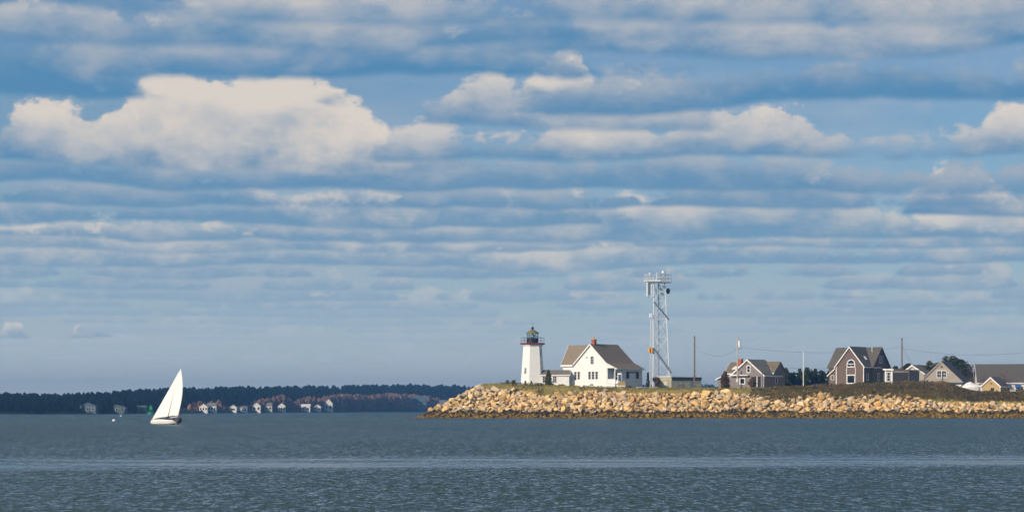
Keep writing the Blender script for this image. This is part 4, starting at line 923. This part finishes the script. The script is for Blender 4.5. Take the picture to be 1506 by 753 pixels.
# crew of two in the cockpit
def person(label, loc, rz, jacket, hair):
    sk = [('pel', (0, 0, .12), .15), ('wst', (.02, 0, .32), .14), ('chs', (.05, 0, .52), .165), ('nek', (.06, 0, .66), .06), ('hd0', (.07, 0, .74), .085), ('hd1', (.07, 0, .86), .085),
          ('shl', (.05, .19, .58), .07), ('ell', (.14, .27, .36), .05), ('hal', (.36, .2, .3), .04), ('shr', (.05, -.19, .58), .07), ('elr', (.14, -.27, .36), .05), ('har', (.36, -.2, .3), .04),
          ('hpl', (.05, .1, .1), .1), ('knl', (.45, .13, .14), .075), ('ftl', (.5, .13, -.26), .055), ('tol', (.64, .13, -.29), .045), ('hpr', (.05, -.1, .1), .1), ('knr', (.45, -.13, .14), .075), ('ftr', (.5, -.13, -.26), .055), ('tor', (.64, -.13, -.29), .045)]
    idx = {k: i for i, (k, _, _) in enumerate(sk)}
    ed = [('pel','wst'),('wst','chs'),('chs','nek'),('nek','hd0'),('hd0','hd1'),('chs','shl'),('shl','ell'),('ell','hal'),('chs','shr'),('shr','elr'),('elr','har'),('pel','hpl'),('hpl','knl'),('knl','ftl'),('ftl','tol'),('pel','hpr'),('hpr','knr'),('knr','ftr'),('ftr','tor')]
    me = bpy.data.meshes.new('person'); me.from_pydata([p for _, p, _ in sk], [(idx[a], idx[b]) for a, b in ed], [])
    o = link('person', me); md = o.modifiers.new('skin', 'SKIN'); 
    for i, (_, _, r_) in enumerate(sk): me.skin_vertices[0].data[i].radius = (r_, r_)
    me.skin_vertices[0].data[0].use_root = True
    s2 = o.modifiers.new('sub', 'SUBSURF'); s2.levels = s2.render_levels = 1
    me.materials.append(jacket); tag(o, label, 'person')
    hm = MB().lathe([(.02, .78), (.095, .80), (.1, .88), (.07, .95), (.02, .97)], 10, .06, 0).build('cap', hair, o)
    o.location = loc; o.rotation_euler = rz; return o
bmx = boat.rotation_euler.to_matrix().to_4x4(); bmx = bmx @ Matrix.Scale(1.1, 4); bmx.translation = boat.location
RED = material('red jacket', (.40, .02, .03), .8, .2); NAVY = material('navy jacket', (.02, .025, .05), .8, .2)
person('person in a red jacket seated at the sailboat\'s stern', bmx @ Vector((-1.1, -.35, .36)), (0, 0, head+R(60)), RED, NAVY)
person('person in a dark jacket seated by the sailboat\'s mast', bmx @ Vector((-.2, -.3, .36)), (0, 0, head+R(80)), NAVY, NAVY)
YG = 920; gb_ = thing('channel_buoy', 'green channel buoy on the far water just left of the sailboat', 'buoy', (X(222, YG), YG, 0))
GRN = material('green buoy paint', (.01, .28, .12), .5, .1)
MB().lathe([(1.2, -.6), (1.45, 0), (1.45, .7), (.9, .85)], 14).build('float', GRN, gb_)
lt = MB()
for i in range(4): a = i*math.pi/2+.4; lt.tube((.75*math.cos(a), .75*math.sin(a), .8), (.35*math.cos(a), .35*math.sin(a), 3.4), .1)
lt.build('cage', GRN, gb_); MB().box(-.6, .6, -.6, .6, 1.9, 3.2).build('radar_panels', GRN, gb_); MB().lathe([(.18, 3.4), (.2, 3.9), (.1, 4.0)], 8).build('lantern', GRN, gb_)
def float_buoy(px, py, label):
    Y = CAM_Z/((py-HZ)*PXA); o = thing('mooring_float', label, 'buoy', (X(px, Y), Y, 0), 0, 'white mooring floats')
    MB().lathe([(.05, -.15), (.24, -.05), (.28, .1), (.2, .28), (.05, .33)], 10).build('ball', WHITE, o); MB().tube((0, 0, .33), (0, 0, .5), .03).build('eye', GALV, o)
float_buoy(178, 612, 'tiny white mooring float near the far shore left of the sailboat'); float_buoy(167.5, 619, 'tiny white mooring float closer in, left of the sailboat')
for px_, py_, lb in ((540, 611.5, 'low dark rock awash left of the boulder point'), (588, 612.3, 'dark ledge awash just off the tip of the boulder point'), (610, 613.5, 'weedy rock awash touching the tip of the boulder point')):
    Y = CAM_Z/((py_-HZ)*PXA)-5; o = link('awash_rock', shapes[int(px_) % 22]); o.location = (X(px_, Y), Y, .02); o.scale = (2.0, 1.5, .55); o.rotation_euler = (0, 0, px_); tag(o, lb, 'rock')
# ================================================================ air
hz = MB().box(-1450, 1450, -120, 2990, -6, 40).build('haze', None); hz.data.materials.clear()
hm_ = bpy.data.materials.new('sea haze'); hm_.use_nodes = True; hm_.node_tree.nodes.clear(); HN = NT(hm_.node_tree)
ho = HN.node('ShaderNodeOutputMaterial'); pv = HN.node('ShaderNodeVolumePrincipled'); pv.inputs['Color'].default_value = (.30, .62, 1.0, 1); pv.inputs['Density'].default_value = .00036
pv.inputs['Anisotropy'].default_value = 0.6
HN.l.new(pv.outputs[0], ho.inputs['Volume']); hz.data.materials.append(hm_); hz.display_type = 'WIRE'; tag(hz, kind='stuff', label='thin blue sea haze over the whole bay', cat='haze')
